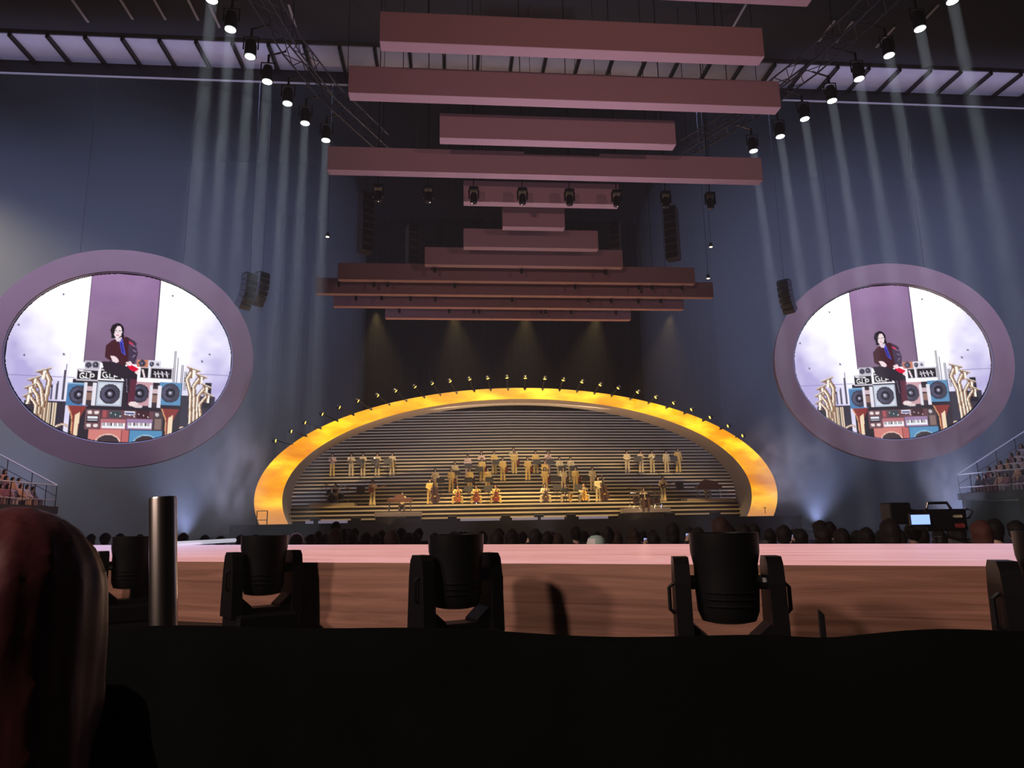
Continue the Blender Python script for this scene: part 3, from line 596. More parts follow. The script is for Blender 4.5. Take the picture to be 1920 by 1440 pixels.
# lighting deck with moving heads
HX = [(245, 6.45, 30), (493, 5.66, 33), (855, 4.6, 24), (1362, 3.78, -13), (2006, 3.0, -24)]
HP = []
for px, zc, yw in HX:
    p = atD(px, 1090, zc); HP.append(np.array([p[0], p[1]]))
d_ = (HP[0]-HP[-1])/np.linalg.norm(HP[0]-HP[-1]); nrm = np.array([-d_[1], d_[0]])
DZ = 0.78
da, db = HP[0]+d_*1.2, HP[-1]-d_*0.6
dk = thing('lighting_deck', 'low black deck carrying the moving heads before the catwalk', 'platform', (*((da+db)/2), 0), rz=atan2(d_[1], d_[0]))
Ld = np.linalg.norm(da-db)
MB().bbox((0, 0, DZ-0.06), (Ld, 0.66, 0.12), 0.01).build('deck_top', FIXB, dk)
for i in range(7):
    for s in (-.27, .27): MB().tube([(-Ld/2+.15+i*(Ld-.3)/6, s, 0), (-Ld/2+.15+i*(Ld-.3)/6, s, DZ-.1)], .03, 8).build('leg', BLACKM, dk)
FIXB = mat('fixture_black', (.006, .006, .007), .45, spec=.15, noise=.2)
def moving_head():
    t = thing('moving_head', '', 'stage light'); s = 1.1
    MB().bbox((0, 0, .07*s), (.44*s, .36*s, .14*s), .02).build('base', FIXB, t)
    for sx in (-1, 1):
        out = [(.0, .13), (.075, .13), (.075, .50), (.055, .565), (.0, .565)]
        mb = MB(); prof = [(-.13, .12), (.13, .12), (.125, .22), (.11, .44), (.09, .53), (.06, .56), (-.06, .56), (-.09, .53), (-.11, .44), (-.125, .22)]
        P = [(sx*(.178)*s, y*s, z*s) for y, z in prof]+[(sx*.25*s, y*s, z*s) for y, z in prof]; n = len(prof)
        mb.add(P, [tuple(range(n)), tuple(range(2*n-1, n-1, -1))]+[(i, i+n, (i+1) % n+n, (i+1) % n) for i in range(n)])
        mb.prism([(sx*.18*s, .12*s), (sx*.18*s, .26*s), (sx*.10*s, .19*s), (sx*.08*s, .14*s)], -.08*s, .08*s)
        a_ = mb.build('yoke_arm', FIXB, t)
        MB().tube([(sx*.12*s, 0, .44*s), (sx*.185*s, 0, .44*s)], .035*s, 10).build('pivot', CHROME, t)
        MB().tube([(sx*.253*s, -.05*s, .30*s), (sx*.275*s, -.05*s, .32*s), (sx*.275*s, -.05*s, .42*s), (sx*.253*s, -.05*s, .44*s)], .010*s, 6).build('carry_handle', FIXB, a_)
    MB().bbox((0, 0, .15*s), (.40*s, .17*s, .05*s), .012).build('yoke_bridge', FIXB, t)
    h = MB().lathe([(.085*s, .255*s), (.125*s, .265*s), (.143*s, .31*s), (.150*s, .42*s), (.150*s, .52*s), (.162*s, .58*s), (.165*s, .672*s), (.150*s, .672*s), (.145*s, .64*s)], 24).build('head', FIXB, t, True)
    MB().lathe([(.143*s, .645*s), (.09*s, .66*s), (.002, .664*s)], 24).build('front_lens', mat('dark_glass', (.02, .02, .025), .08, noise=.02), h, True)
    for z in (.34, .37, .40): MB().tube([(.1515*s*cos(a2), .1515*s*sin(a2), z*s) for a2 in np.linspace(-2.4, -.7, 9)], .005*s, 5).build('cooling_fin', FIXB, h)
    return t
mh0 = moving_head()
mlab = ['black moving-head light half hidden behind the polished steel post', 'black moving-head light on the deck next to the polished steel post', 'black moving-head light on the deck between two of its kind, turned askew', 'black moving-head light with wide-open yoke arms squarely facing the barrier', 'black moving-head light at the deck end beyond the thin black stake']
for i, ((px, zc, yw), p) in enumerate(zip(HX, HP)):
    o = mh0 if i == 0 else copy_tree(mh0)
    o.location = (p[0], p[1], DZ); o.rotation_euler = (0, 0, radians(yw) - YAW*0); o['label'] = mlab[i]; o['group'] = 'moving heads on the deck'

# steel post, stake, cloth barrier
p = atD(307, 1100, 3.3)
t = thing('steel_post', 'thick polished steel post standing between the barrier and the catwalk', 'post', (p[0]+.10, p[1], 0), rot=(0, radians(-4.4), 0))
MB().lathe([(.060, .012), (.060, 1.735), (.057, 1.743), (.05, 1.743)], 32).build('tube', STEEL, t, True); MB().lathe([(.095, 0), (.095, .012), (.06, .014)], 24).build('base_plate', STEEL, t)
p = atD(1540, 1160, 2.9)
t = thing('stake', 'thin black stake rising just behind the cloth barrier', 'stake', (p[0], p[1], 0)); MB().prism([(-.010, 0), (.012, 0), (.012, 1.205), (-.010, 1.225)], -.006, .006).build('blade', BLACK, t); MB().box((0, 0, .01), (.14, .14, .02)).build('foot', BLACKM, t)
BA, BBp = np.array([-1.35, 3.04]), np.array([1.8, 2.25]); bd = (BBp-BA)/np.linalg.norm(BBp-BA); bn = np.array([-bd[1], bd[0]])
P = []; F = []; NS = 120; prof = [(.10, 0), (.06, .6), (.05, 1.14), (.04, 1.19), (.0, 1.215), (-.05, 1.20), (-.07, 1.16), (-.075, 1.05), (-.085, .6), (-.10, 0)]
for i in range(NS+1):
    s_ = -1.6+i*(np.linalg.norm(BBp-BA)+3.2)/NS; u = s_/np.linalg.norm(BBp-BA)
    hb = .012*sin(s_*2.1)+.006*sin(s_*5.7)+(.022*math.exp(-((u-.93)/.07)**2))-.010*math.exp(-((u-.82)/.04)**2)
    for dx, z in prof:
        wv = .018*sin(s_*7+z*1.5)*(1-z/1.25)+.010*sin(s_*17+2*z)*(1-z/1.3)
        q = BA+bd*s_+bn*(dx+ (wv if dx < 0 else 0)); P.append((q[0], q[1], z+(hb if z > 1 else 0)))
m = len(prof)
for i in range(NS):
    for k in range(m-1): F.append((i*m+k, (i+1)*m+k, (i+1)*m+k+1, i*m+k+1))
F += [tuple(range(m)), tuple(range(NS*m, NS*m+m))[::-1]]
mb = MB(); mb.add(P, F); tag(mb.build('crowd_barrier', CLOTH, smooth=True), 'crowd barrier draped in black cloth, running across before the catwalk', 'barrier')

# ------------------------------------------------------------------ haze (real scattering air)
def volume_mat(name, dens, col=(1, 1, 1), g=0.0, noise=None):
    m = bpy.data.materials.new(name); m.use_nodes = True; nt = m.node_tree; nt.nodes.remove(nt.nodes['Principled BSDF']); L = nt.links.new
    sc = nt.nodes.new('ShaderNodeVolumeScatter'); sc.inputs['Color'].default_value = (*col, 1); sc.inputs['Density'].default_value = dens; sc.inputs['Anisotropy'].default_value = g
    if noise:
        tc = nt.nodes.new('ShaderNodeTexCoord'); nz = nt.nodes.new('ShaderNodeTexNoise'); nz.inputs['Scale'].default_value = noise; nz.inputs['Detail'].default_value = 3; nz.inputs['Distortion'].default_value = .5
        ln = nt.nodes.new('ShaderNodeVectorMath'); ln.operation = 'LENGTH'; L(tc.outputs['Object'], ln.inputs[0]); L(tc.outputs['Object'], nz.inputs['Vector'])
        fo = nt.nodes.new('ShaderNodeMapRange'); fo.inputs[1].default_value = 1.0; fo.inputs[2].default_value = .25; L(ln.outputs['Value'], fo.inputs[0])
        mr = nt.nodes.new('ShaderNodeMapRange'); mr.inputs[1].default_value = .42; mr.inputs[2].default_value = .68; mr.inputs[4].default_value = dens; L(nz.outputs['Fac'], mr.inputs[0])
        mu = nt.nodes.new('ShaderNodeMath'); mu.operation = 'MULTIPLY'; L(mr.outputs[0], mu.inputs[0]); L(fo.outputs[0], mu.inputs[1]); L(mu.outputs[0], sc.inputs['Density'])
    L(sc.outputs[0], nt.nodes['Material Output'].inputs['Volume']); return m
# ------------------------------------------------------------------ bodies: one continuous skin per figure (distance field, then surface nets)
def surfnet(fn, lo, hi, h):
    lo = np.array(lo, float); n = np.ceil((np.array(hi)-lo)/h).astype(int)+1
    g = np.stack(np.meshgrid(*[lo[i]+h*np.arange(n[i]) for i in range(3)], indexing='ij'), -1)
    V = fn(g.reshape(-1, 3)).reshape(n); ins = V < 0
    c = n-1; acc = np.zeros((*c, 3)); cnt = np.zeros(c)
    idx = np.stack(np.meshgrid(*[np.arange(k) for k in c], indexing='ij'), -1)
    cor = [(i, j, k) for i in (0, 1) for j in (0, 1) for k in (0, 1)]
    sl = lambda o: tuple(slice(o[a], o[a]+c[a]) for a in range(3))
    for a in cor:
        for ax in range(3):
            if a[ax]: continue
            b = list(a); b[ax] = 1; va, vb = V[sl(a)], V[sl(b)]; m = (va < 0) != (vb < 0)
            t = np.where(m, va/np.where(m, va-vb, 1), 0)
            p = np.zeros((*c, 3)); p += np.array(a); p[..., ax] += t
            acc += p*m[..., None]; cnt += m
    ok = cnt > 0; vid = -np.ones(c, int); vid[ok] = np.arange(ok.sum())
    verts = (acc[ok]/cnt[ok][:, None]+idx[ok])*h+lo
    F = []
    for ax in range(3):
        u, v = (ax+1) % 3, (ax+2) % 3
        A = ins.take(range(0, n[ax]-1), ax); Bq = ins.take(range(1, n[ax]), ax); ch = np.argwhere(A != Bq)
        for_ok = (ch[:, u] > 0) & (ch[:, v] > 0) & (ch[:, u] < c[u]) & (ch[:, v] < c[v]); ch = ch[for_ok]
        def cell(du, dv): q = ch.copy(); q[:, u] -= du; q[:, v] -= dv; return vid[q[:, 0], q[:, 1], q[:, 2]]
        q = np.stack([cell(0, 0), cell(1, 0), cell(1, 1), cell(0, 1)], 1)
        fl = A[tuple(ch.T)]; q[~fl] = q[~fl][:, ::-1]; F.append(q)
    return verts, np.concatenate(F)
def smin(ds, k):
    d = ds[0]
    for e in ds[1:]:
        hh = np.clip(.5+.5*(e-d)/k, 0, 1); d = e*(1-hh)+d*hh-k*hh*(1-hh)
    return d
def cap_d(p, a, b, ra, rb):
    a = np.array(a, float); ba = np.array(b, float)-a; t = np.clip((p-a)@ba/(ba@ba+1e-9), 0, 1)
    return np.linalg.norm(p-a-t[:, None]*ba, axis=1)-(ra+(rb-ra)*t)
STAND = dict(hip=.90, lean=0.0, knee=(.105, -.01, .49), ank=(.115, .02, .10), sh=(.175, .01, 1.385))
def bones(pose):
    q = dict(STAND); q.update(pose); dz = q.get('dz', 0.0); B = []
    hz_ = q['hip']; hy = q.get('hy', 0.0); top = lambda x, y, z: (x, y+hy, z+dz)
    for i, s in enumerate((-1, 1)):
        hp = (s*.09, hy, hz_); kn = (s*q['knee'][0], q['knee'][1], q['knee'][2]); an = (s*q['ank'][0], q['ank'][1], q['ank'][2])
        fl = q.get('flare', .075)
        B += [(hp, kn, .092, .072, 2), (kn, an, .070, fl, 2), ((an[0], an[1], .045), (an[0]*1.08, an[1]-.15, .038), .045, .036, 3)]
        B += [((s*.075, hy, hz_+.02), top(s*.085, .0, 1.10), .085, .085, 1 if q.get('jacket') else 2), (top(s*.085, 0, 1.08), top(s*.10, .01, 1.33), .085, .085, 1)]
        sh = top(s*q['sh'][0], q['sh'][1], q['sh'][2]); el = q['el'][i]; wr = q['wr'][i]
        B += [(top(s*.06, .01, 1.38), sh, .06, .062, 1), (sh, el, .060, .048, 1), (el, wr, .046, .036, 1)]
        d = np.array(wr)-np.array(el); d = d/np.linalg.norm(d); B += [(wr, tuple(np.array(wr)+d*.075), .026, .032, 0)]
    B += [(top(0, 0, .95), top(0, 0, 1.35), .09, .095, 1), (top(0, .01, 1.42), top(0, -.005, 1.52), .052, .048, 0)]
    hd = q.get('head', (0, -.015, 1.585)); H = top(*hd)
    B += [((H[0], H[1]+.012, H[2]+.025), (H[0], H[1]-.01, H[2]-.05), .088, .066, 0), ((H[0], H[1]-.085, H[2]-.005), (H[0], H[1]-.098, H[2]-.03), .010, .014, 0)]
    for s in (-1, 1): B += [((H[0]+s*.082, H[1]+.01, H[2]-.02), (H[0]+s*.084, H[1]+.012, H[2]+.015), .012, .014, 0)]
    return B, H, q
def body_mesh(name, pose, mats, h=.024):
    B, H, q = bones(pose)
    pts = np.array([p for b in B for p in b[:2]]); lo = pts.min(0)-.16; hi = pts.max(0)+.16; lo[2] = max(lo[2], -.02)
    V, F = surfnet(lambda p: smin([cap_d(p, *b[:4]) for b in B], .022), lo, hi, h)
    cen = V[F].mean(1); ds = np.stack([cap_d(cen, *b[:4]) for b in B], 1); tagm = np.array([b[4] for b in B])[ds.argmin(1)]
    mb = MB(); mb.v = V.tolist(); mb.f = [tuple(x) for x in F.tolist()]; mb.m = tagm.tolist()
    for i in range(2):                                    # five fingers on each hand
        el, wr = np.array(q['el'][i]), np.array(q['wr'][i]); d = wr-el; d /= np.linalg.norm(d)
        u = np.cross(d, [0.3, 1, .2]); u /= np.linalg.norm(u); nn = np.cross(d, u)
        for k, L in enumerate((.062, .072, .068, .054)):
            a = wr+d*.075+u*(.024-.016*k); m1 = a+d*L*.55-nn*.004; e = m1+d*L*.4-nn*.018
            mb.tube([a, m1, e], [.0095, .0088, .006], 5)
        a = wr+d*.03+u*.03; mb.tube([a, a+d*.03+u*.026, a+d*.055+u*.03], [.011, .010, .007], 5)
    me = mb.mesh(name, mats, False); me.polygons.foreach_set('use_smooth', [True]*len(me.polygons)); return me, H
def hair_mesh(name, H, style, m, h=.02):
    H = np.array(H)
    def fn(p):
        d = cap_d(p, H+[0, .022, .035], H+[0, .03, -.02], .100, .088)
        if style == 'long':
            d = smin([d, cap_d(p, H+[0, .05, .02], H+[0, .075, -.24], .085, .075), cap_d(p, H+[.07, .03, 0], H+[.095, .0, -.22], .04, .028), cap_d(p, H+[-.07, .03, 0], H+[-.095, .0, -.22], .04, .028)], .03)
        if style == 'braids':
            d = smin([d, cap_d(p, H+[.085, .0, -.02], H+[.10, -.05, -.26], .026, .02), cap_d(p, H+[-.085, .0, -.02], H+[-.10, -.05, -.26], .026, .02)], .015)
        if style == 'bun': d = smin([d, cap_d(p, H+[0, .075, .09], H+[0, .08, .10], .05, .05)], .02)
        if style == 'bob': d = smin([d, cap_d(p, H+[0, .04, .0], H+[0, .045, -.10], .098, .095)], .03)
        face = cap_d(p, H+[0, -.085, .015], H+[0, -.10, -.30], .075, .09)
        d = np.maximum(d, -face)
        e = p-H; return d - .006 + .003*np.sin(np.arctan2(e[:, 0], e[:, 1])*22) + .011*np.sin(e[:, 0]*31+e[:, 2]*17)*np.sin(e[:, 1]*27+1+e[:, 2]*23)
    V, F = surfnet(fn, H-[.22, .22, .42], H+[.22, .22, .24], h)
    mb = MB(); mb.v = V.tolist(); mb.f = [tuple(x) for x in F.tolist()]; mb.m = [0]*len(F); me = mb.mesh(name, m); me.polygons.foreach_set('use_smooth', [True]*len(me.polygons)); return me
ARMS_DOWN = dict(el=((-.235, .03, 1.12), (.235, .03, 1.12)), wr=((-.25, -.05, .89), (.25, -.05, .89)))
POSES = dict(
    viola=dict(el=((-.245, .03, 1.12), (.24, .03, 1.13)), wr=((-.12, -.20, 1.03), (.22, -.16, .99)), jacket=1, flare=.085),
    rest=dict(**ARMS_DOWN, jacket=1, flare=.085),
    horn=dict(el=((-.25, -.02, 1.14), (.25, -.02, 1.14)), wr=((-.06, -.24, 1.22), (.07, -.26, 1.16)), jacket=1, flare=.08),
    folded=dict(el=((-.25, -.03, 1.12), (.25, -.03, 1.12)), wr=((-.05, -.20, 1.00), (.05, -.22, 1.02)), jacket=1, flare=.085),
    akimbo=dict(el=((-.36, .03, 1.17), (.36, .03, 1.17)), wr=((-.17, -.09, 1.03), (.17, -.09, 1.03)), jacket=1, flare=.08),
    bass=dict(el=((-.23, -.08, 1.14), (.33, -.10, 1.28)), wr=((.05, -.30, 1.0), (.34, -.24, 1.47)), jacket=1, flare=.08),
    guitar=dict(el=((-.27, -.0, 1.13), (.31, -.10, 1.15)), wr=((-.07, -.22, 1.04), (.42, -.27, 1.18)), jacket=0, flare=.11),
    cello=dict(dz=-.43, hip=.47, hy=.16, knee=(.30, -.25, .48), ank=(.31, -.22, .10), el=((-.29, -.06, .76), (.27, -.08, .84)), wr=((-.14, -.30, .68), (.10, -.26, .98)), jacket=1, flare=.08),
    keys=dict(dz=-.43, hip=.47, hy=.16, knee=(.14, -.28, .49), ank=(.15, -.26, .10), el=((-.25, .02, .72), (.25, .02, .72)), wr=((-.17, -.24, .78), (.17, -.24, .78)), jacket=0, flare=.07),
    drums=dict(dz=-.38, hip=.52, hy=.16, knee=(.20, -.26, .52), ank=(.22, -.26, .10), el=((-.32, .02, .82), (.32, .02, .82)), wr=((-.25, -.25, .93), (.25, -.25, .90)), jacket=0, flare=.07),
    phone=dict(el=((-.23, -.16, 1.24), (.23, -.16, 1.24)), wr=((-.09, -.27, 1.50), (.09, -.27, 1.50)), jacket=1),
    lap=dict(dz=-.43, hip=.47, hy=.10, knee=(.13, -.33, .49), ank=(.14, -.34, .10), el=((-.205, .0, .72), (.205, .0, .72)), wr=((-.08, -.20, .62), (.08, -.20, .62)), jacket=1))
PM = {}
for k, ps in POSES.items():
    me, H = body_mesh('body', ps, [SKIN, OCHRE, OCHRE, SHOE], .03 if k == 'lap' else .024); PM[k] = (me, H)
HM = {}
def person(pose, label, loc, rz=0.0, top=OCHRE, trousers=None, hair='short', hmat=HAIRK, scale=1.0, group=None, shoe=SHOE):
    me, H = PM[pose]; t = thing('person', label, 'person', loc, rz, group, scale=scale)
    b = put('body', me, t)
    for i, m in ((1, top), (2, trousers or top), (3, shoe)):
        b.material_slots[i].link = 'OBJECT'; b.material_slots[i].material = m
    key = (pose, hair)
    if key not in HM: HM[key] = hair_mesh('hair', H, hair, HAIRK)
    hh = put('hair', HM[key], t); hh.material_slots[0].link = 'OBJECT'; hh.material_slots[0].material = hmat
    return t

# ------------------------------------------------------------------ instruments
def fiddle_outline(w, L):
    h = [(0, 0), (.55, .02), (.88, .12), (1.0, .24), (.92, .37), (.66, .47), (.60, .55), (.68, .64), (.80, .74), (.78, .86), (.55, .96), (.25, .99)]
    return [(x*w/2, z*L) for x, z in h]+[(0, L)]+[(-x*w/2, z*L) for x, z in reversed(h[1:])]
def fiddle(name, label, cat, loc, rot, total, varn, group=None, pin=0.0):
    L = total*.60; w_ = L*.60; d = L*.15; t = thing(name, label, cat, loc, group=group, rot=rot)
    b = MB().prism(fiddle_outline(w_, L), -d/2, d/2).build('sound_box', varn, t)
    b.location.z = pin
    MB().box((0, -d/2-.006*total, L*.80), (w_*.12, .02*total, L*.75)).build('fingerboard', EBONY, b)
    MB().box((0, -d/2-.02*total, L*.40), (w_*.22, .012*total, .05*total)).build('bridge', VARN_G, b)
    MB().prism([(-w_*.07, 0), (w_*.07, 0), (w_*.04, L*.24), (-w_*.04, L*.24)], -d/2-.012*total, -d/2).build('tailpiece', EBONY, b)
    for s in (-1, 1): MB().tube([(s*w_*.20, -d/2-.002, L*.34), (s*w_*.16, -d/2-.002, L*.42), (s*w_*.20, -d/2-.002, L*.50)], .006*total, 5).build('sound_hole', EBONY, b)
    MB().tube([(0, -d*.2, L*.98), (0, -d*.35, total*.93), (0, -d*.1, total*.97), (0, d*.1, total), (0, d*.25, total*.97)], [.022*total, .016*total, .02*total, .022*total, .012*total], 8).build('neck_scroll', varn, t, True).location.z = pin
    if pin: MB().tube([(0, 0, 0), (0, 0, pin+.02)], .008, 6).build('end_pin', CHROME, t)
    return t
def music_stand(loc, rz, label, grp, ht=1.15):
    t = thing('music_stand', label, 'music stand', loc, rz, grp)
    MB().box((0, -.06, ht), (.56, .015, .38), RX(radians(-16))).box((0, .0, ht-.17), (.56, .07, .012)).build('desk', mat('stand_desk', (.03, .025, .026), .5, noise=.2), t)
    MB().tube([(0, 0, .28), (0, 0, ht-.05)], .014, 6).build('pole', BLACKM, t)
    for k in range(3): a = pi/2+k*2*pi/3; MB().tube([(0, 0, .30), (.27*cos(a), .16*sin(a), 0.012)], .011, 5).build('leg', BLACKM, t)
    return t
def stool(loc, label, grp, ht=.45):
    t = thing('stool', label, 'stool', loc, group=grp); MB().lathe([(.15, ht-.07), (.19, ht-.05), (.19, ht-.015), (.17, ht-.0)], 16).build('seat', BLACK, t)
    for k in range(4): a = pi/4+k*pi/2; MB().tube([(.08*cos(a), .08*sin(a), ht-.06), (.16*cos(a), .16*sin(a), 0)], .014, 6).build('leg', BLACKM, t)
def guitar(loc, rot, label, mtl):
    t = thing('electric_bass_guitar', label, 'guitar', loc, rot=rot)
    out = [(x*1.0, z) for x, z in [(0, -.2), (.14, -.19), (.17, -.09), (.12, 0), (.15, .1), (.10, .17), (.04, .12), (0, .11), (-.05, .12), (-.11, .19), (-.15, .11), (-.12, 0), (-.17, -.09), (-.14, -.19)]]
    MB().prism(out, -.022, .022).build('body', mtl, t); MB().box((0, -.024, .45), (.05, .018, .75)).build('neck', VARN_G, t); MB().prism([(-.04, .82), (.04, .82), (.06, 1.0), (-.02, 1.0)], -.03, -.012).build('headstock', mtl, t)
    MB().box((0, -.027, -.05), (.09, .012, .05)).build('pickup', EBONY, t)
    return t
def sax(loc, rot, label, s=1.0):
    t = thing('saxophone', label, 'saxophone', loc, rot=rot, scale=s)
    MB().tube([(0, 0, .62), (0, -.05, .68), (0, -.02, .60), (0, 0, .55), (0, 0, .1), (0, -.04, .02), (0, -.10, 0), (0, -.15, .05), (0, -.17, .2), (0, -.19, .32)], [.008, .01, .012, .016, .03, .036, .04, .046, .055, .09], 10).build('tube', BRASS, t, True)
    for k in range(6): MB().lathe([(.016, 0), (.016, .008), (.010, .012)], 8, c=(.026, 0, .15+.06*k), R=RY(pi/2)).build('key', CHROME, t)
    return t
def trumpet(loc, rot, label, grp):
    t = thing('trumpet', label, 'trumpet', loc, rot=rot, group=grp)
    MB().tube([(0, .0, 0), (0, -.30, 0), (0, -.40, 0), (0, -.46, 0)], [.008, .010, .022, .06], 10).build('bell_tube', BRASS, t, True)
    MB().tube([(0, -.05, 0), (0, -.28, -.01), (0, -.31, -.05), (0, -.28, -.09), (0, -.08, -.09), (0, -.05, -.05), (0, -.08, 0)], .008, 6).build('tubing', BRASS, t)
    for k in range(3): MB().tube([(0, -.14-.03*k, -.11), (0, -.14-.03*k, .05)], .011, 6).build('valve', CHROME, t)
    return t
def drum(parent, name, c, r, d, axis, shell):
    R = {'z': Matrix.Identity(3), 'y': RX(pi/2)}[axis]
    b = MB().lathe([(r, -d/2), (r, d/2)], 20, c=c, R=R).build(name, shell, parent, True)
    for s in (-1, 1): MB().lathe([(r*1.03, s*d/2-.015), (r*1.03, s*d/2+.015), (r*.94, s*d/2+.016), (r*.94, s*d/2-.016)], 20, c=c, R=R).build('hoop', CHROME, b)
def drum_kit(loc, label, shell, big):
    t = thing('drum_kit', label, 'drum kit', loc)
    drum(t, 'bass_drum', (0, -.1, .29), .28, .40, 'y', shell)
    for x, y, z, r, d in ((-.22, -.12, .78, .15, .22), (.16, -.12, .80, .16, .24), (.55, .12, .46, .2, .38), (-.42, .25, .62, .18, .15)) + (((-.62, -.05, .55, .2, .40), (.85, .1, .5, .2, .4)) if big else ()):
        drum(t, 'tom_drum', (x, y, z), r, d, 'z', shell); MB().tube([(x, y, 0), (x, y, z-d/2)], .012, 6).build('drum_stand', CHROME, t)
    for x, y, z, r in ((-.72, -.05, 1.05, .21), (.66, -.02, 1.12, .24), (-.38, -.2, 1.22, .2), (.95, .25, .98, .26)) + (((-1.0, .1, 1.3, .22), (1.1, 0, 1.35, .2), (.3, -.2, 1.4, .18)) if big else ()):
        MB().lathe([(r, 0), (r*.5, .012), (.05, .03), (.02, .05)], 18, c=(x, y, z), R=RX(radians(12))).build('cymbal', BRASS, t, True); MB().tube([(x, y, 0), (x, y, z)], .011, 6).build('cymbal_stand', CHROME, t)
        for k in range(3): a = k*2.1; MB().tube([(x, y, .25), (x+.2*cos(a), y+.2*sin(a), 0)], .009, 5).build('stand_foot', CHROME, t)
    if big:
        for x in (-1.05, -.45, .45, 1.05): MB().tube([(x, -.35, 0), (x, -.35, 1.18)], .02, 8).build('rack_post', CHROME, t)
        for z in (.62, 1.0): MB().tube([(-1.05, -.35, z), (1.05, -.35, z)], .018, 8).build('rack_bar', CHROME, t)
        for x in (-.25, .1): MB().lathe([(.09, .35), (.10, .75), (.085, 1.0)], 14, c=(x, -.5, -.33)).build('conga_drum', WALNUT, t, True)
    return t
def keyboard(loc, label, wide=1.55, lid=False):
    t = thing('electric_piano', label, 'piano', loc)
    MB().bbox((0, 0, .76), (wide, .62, .24), .02).build('case', WALNUT, t)
    kb = MB().box((0, .20, .895), (wide*.84, .20, .03)).build('key_bed', WHITEP, t)
    bk = MB().box((0, 0, 0), (.016, .11, .02)).mesh('black_key', EBONY)
    for i in range(36):
        if i % 7 not in (2, 6): put('black_key', bk, kb, (-wide*.41+i*wide*.0235, .17, .918))
    if lid: MB().prism([(-wide*.48, .88), (wide*.40, .88), (wide*.30, 1.18), (-wide*.18, 1.30), (-wide*.30, 1.22)], -.27, -.22).build('raised_lid', WALNUT, t)
    else: MB().prism([(-wide*.24, .88), (wide*.2, .88), (wide*.14, 1.06), (-wide*.18, 1.06)], -.28, -.25).build('music_rest', WALNUT, t)
    for sx in (-1, 1):
        for sy in (-.2, .2): MB().tube([(sx*wide*.42, sy, .66), (sx*wide*.45, sy*1.15, 0)], .024, 8).build('leg', CHROME, t)
    MB().tube([(0, -.05, .65), (0, -.05, .06)], .012, 6).box((0, -.08, .03), (.2, .2, .06)).build('pedal', CHROME, t)
    return t
def platform(px0, px1, py, Y0, Y1, ztop, th, label):
    a = atY(px0, py, Y0); b = atY(px1, py, Y0); cx = (a[0]+b[0])/2; t = thing('stage_riser', label, 'platform', (cx, (Y0+Y1)/2, ztop-th), group='low risers for the band')
    MB().bbox((0, 0, th/2), (b[0]-a[0], Y1-Y0, th), .012).build('riser_top', RISERM, t)
    if Y0 < 47: MB().box((0, -(Y1-Y0)/2+.33, (SZ-ztop+th)/2), (b[0]-a[0]-.1, .56, ztop-th-SZ)).build('skirt', BLACK, t)
    return t

# ------------------------------------------------------------------ the band on the steps
GV = 'string players standing on the steps'; GW = 'wind players on the upper steps'; GC = 'cellists seated in front'; GS = 'music stands on the steps'
SUITL = {id(OCHRE): 'ochre', id(BEIGE): 'beige', id(PINKS): 'pale pink'}
TERR = step_top(3)
def stand_near(p, k, dx, label='black music stand on the steps among the standing string players'):
    if k > 0:
        x = p[0]+dx; music_stand((x, STY[k]+VB*abs(x-XC)+.10, step_top(k)), 0, label, GS)
viol = [(816, 926, BEIGE, 'short', 0, .34), (846, 923, OCHRE, 'short', 1, 0), (853, 910, BEIGE, 'short', 0, .1), (877, 897, PINKS, 'short', 0, .05), (881, 923, OCHRE, 'short', 1, -.1), (904, 905, OCHRE, 'short', 1, -.2), (927, 891, OCHRE, 'short', 0, .1), (943, 903.5, OCHRE, 'short', 1, 0), (914.5, 922, OCHRE, 'short', 1, .1), (965, 890, OCHRE, 'short', 1, 0), (1005, 891, OCHRE, 'short', 1, .05), (990, 902, OCHRE, 'bun', 1, 0), (1022.5, 908, OCHRE, 'short', 0, .0), (1022.5, 923, OCHRE, 'bob', 1, .75), (1050, 900, BEIGE, 'short', 0, .1), (1071, 902, BEIGE, 'short', 0, .12), (1057, 922, BEIGE, 'braids', 1, -.65), (1080, 922, OCHRE, 'short', 1, .6), (1112, 920, BEIGE, 'short', 1, 0)]
vo = {i: ORD[k] for k, i in enumerate(sorted(range(len(viol)), key=lambda i: viol[i][0]))}
for i, (x, y, top, hair, has, sd) in enumerate(viol):
    p, k = on_steps(x, y); nm = SUITL[id(top)]; hx = {'short': 'short-haired', 'bun': 'bun-haired', 'bob': 'bob-haired', 'braids': 'braided'}[hair]
    person('viola' if has else 'folded', f'{hx} {"violist" if has else "player with folded hands"} in {nm} suit, {vo[i]} string player from the piano-side bass', p, 0, top, hair=hair, group=GV)
    if has: fiddle('viola', f'dark viola held by the {vo[i]} string player from the piano-side bass', 'viola', p+np.array([.24, -.235, .62]), (0, radians(4), 0), .66, VARN_R if i % 2 else VARN_D, 'violas held by standing players')
    if sd: stand_near(p, k-1, sd*1.1)
p, k = on_steps(903, 888); person('folded', 'long-haired player in pale pink shirt standing high on the steps', p, 0, PINKS, hair='long'); stand_near(p, k-1, .05)
p, k = on_steps(963.4, 884); person('akimbo', 'player standing highest on the stage axis with elbows out', p, 0, BEIGE)
p, k = on_steps(1028, 889); person('horn', 'player in pale pink shirt lifting a bright brass horn on the steps', p, 0, PINKS); trumpet(p+np.array([.0, -.20, 1.28]), (radians(-50), 0, radians(20)), 'bright brass trumpet raised by the player in pink shirt', None); stand_near(p, k-1, .1)
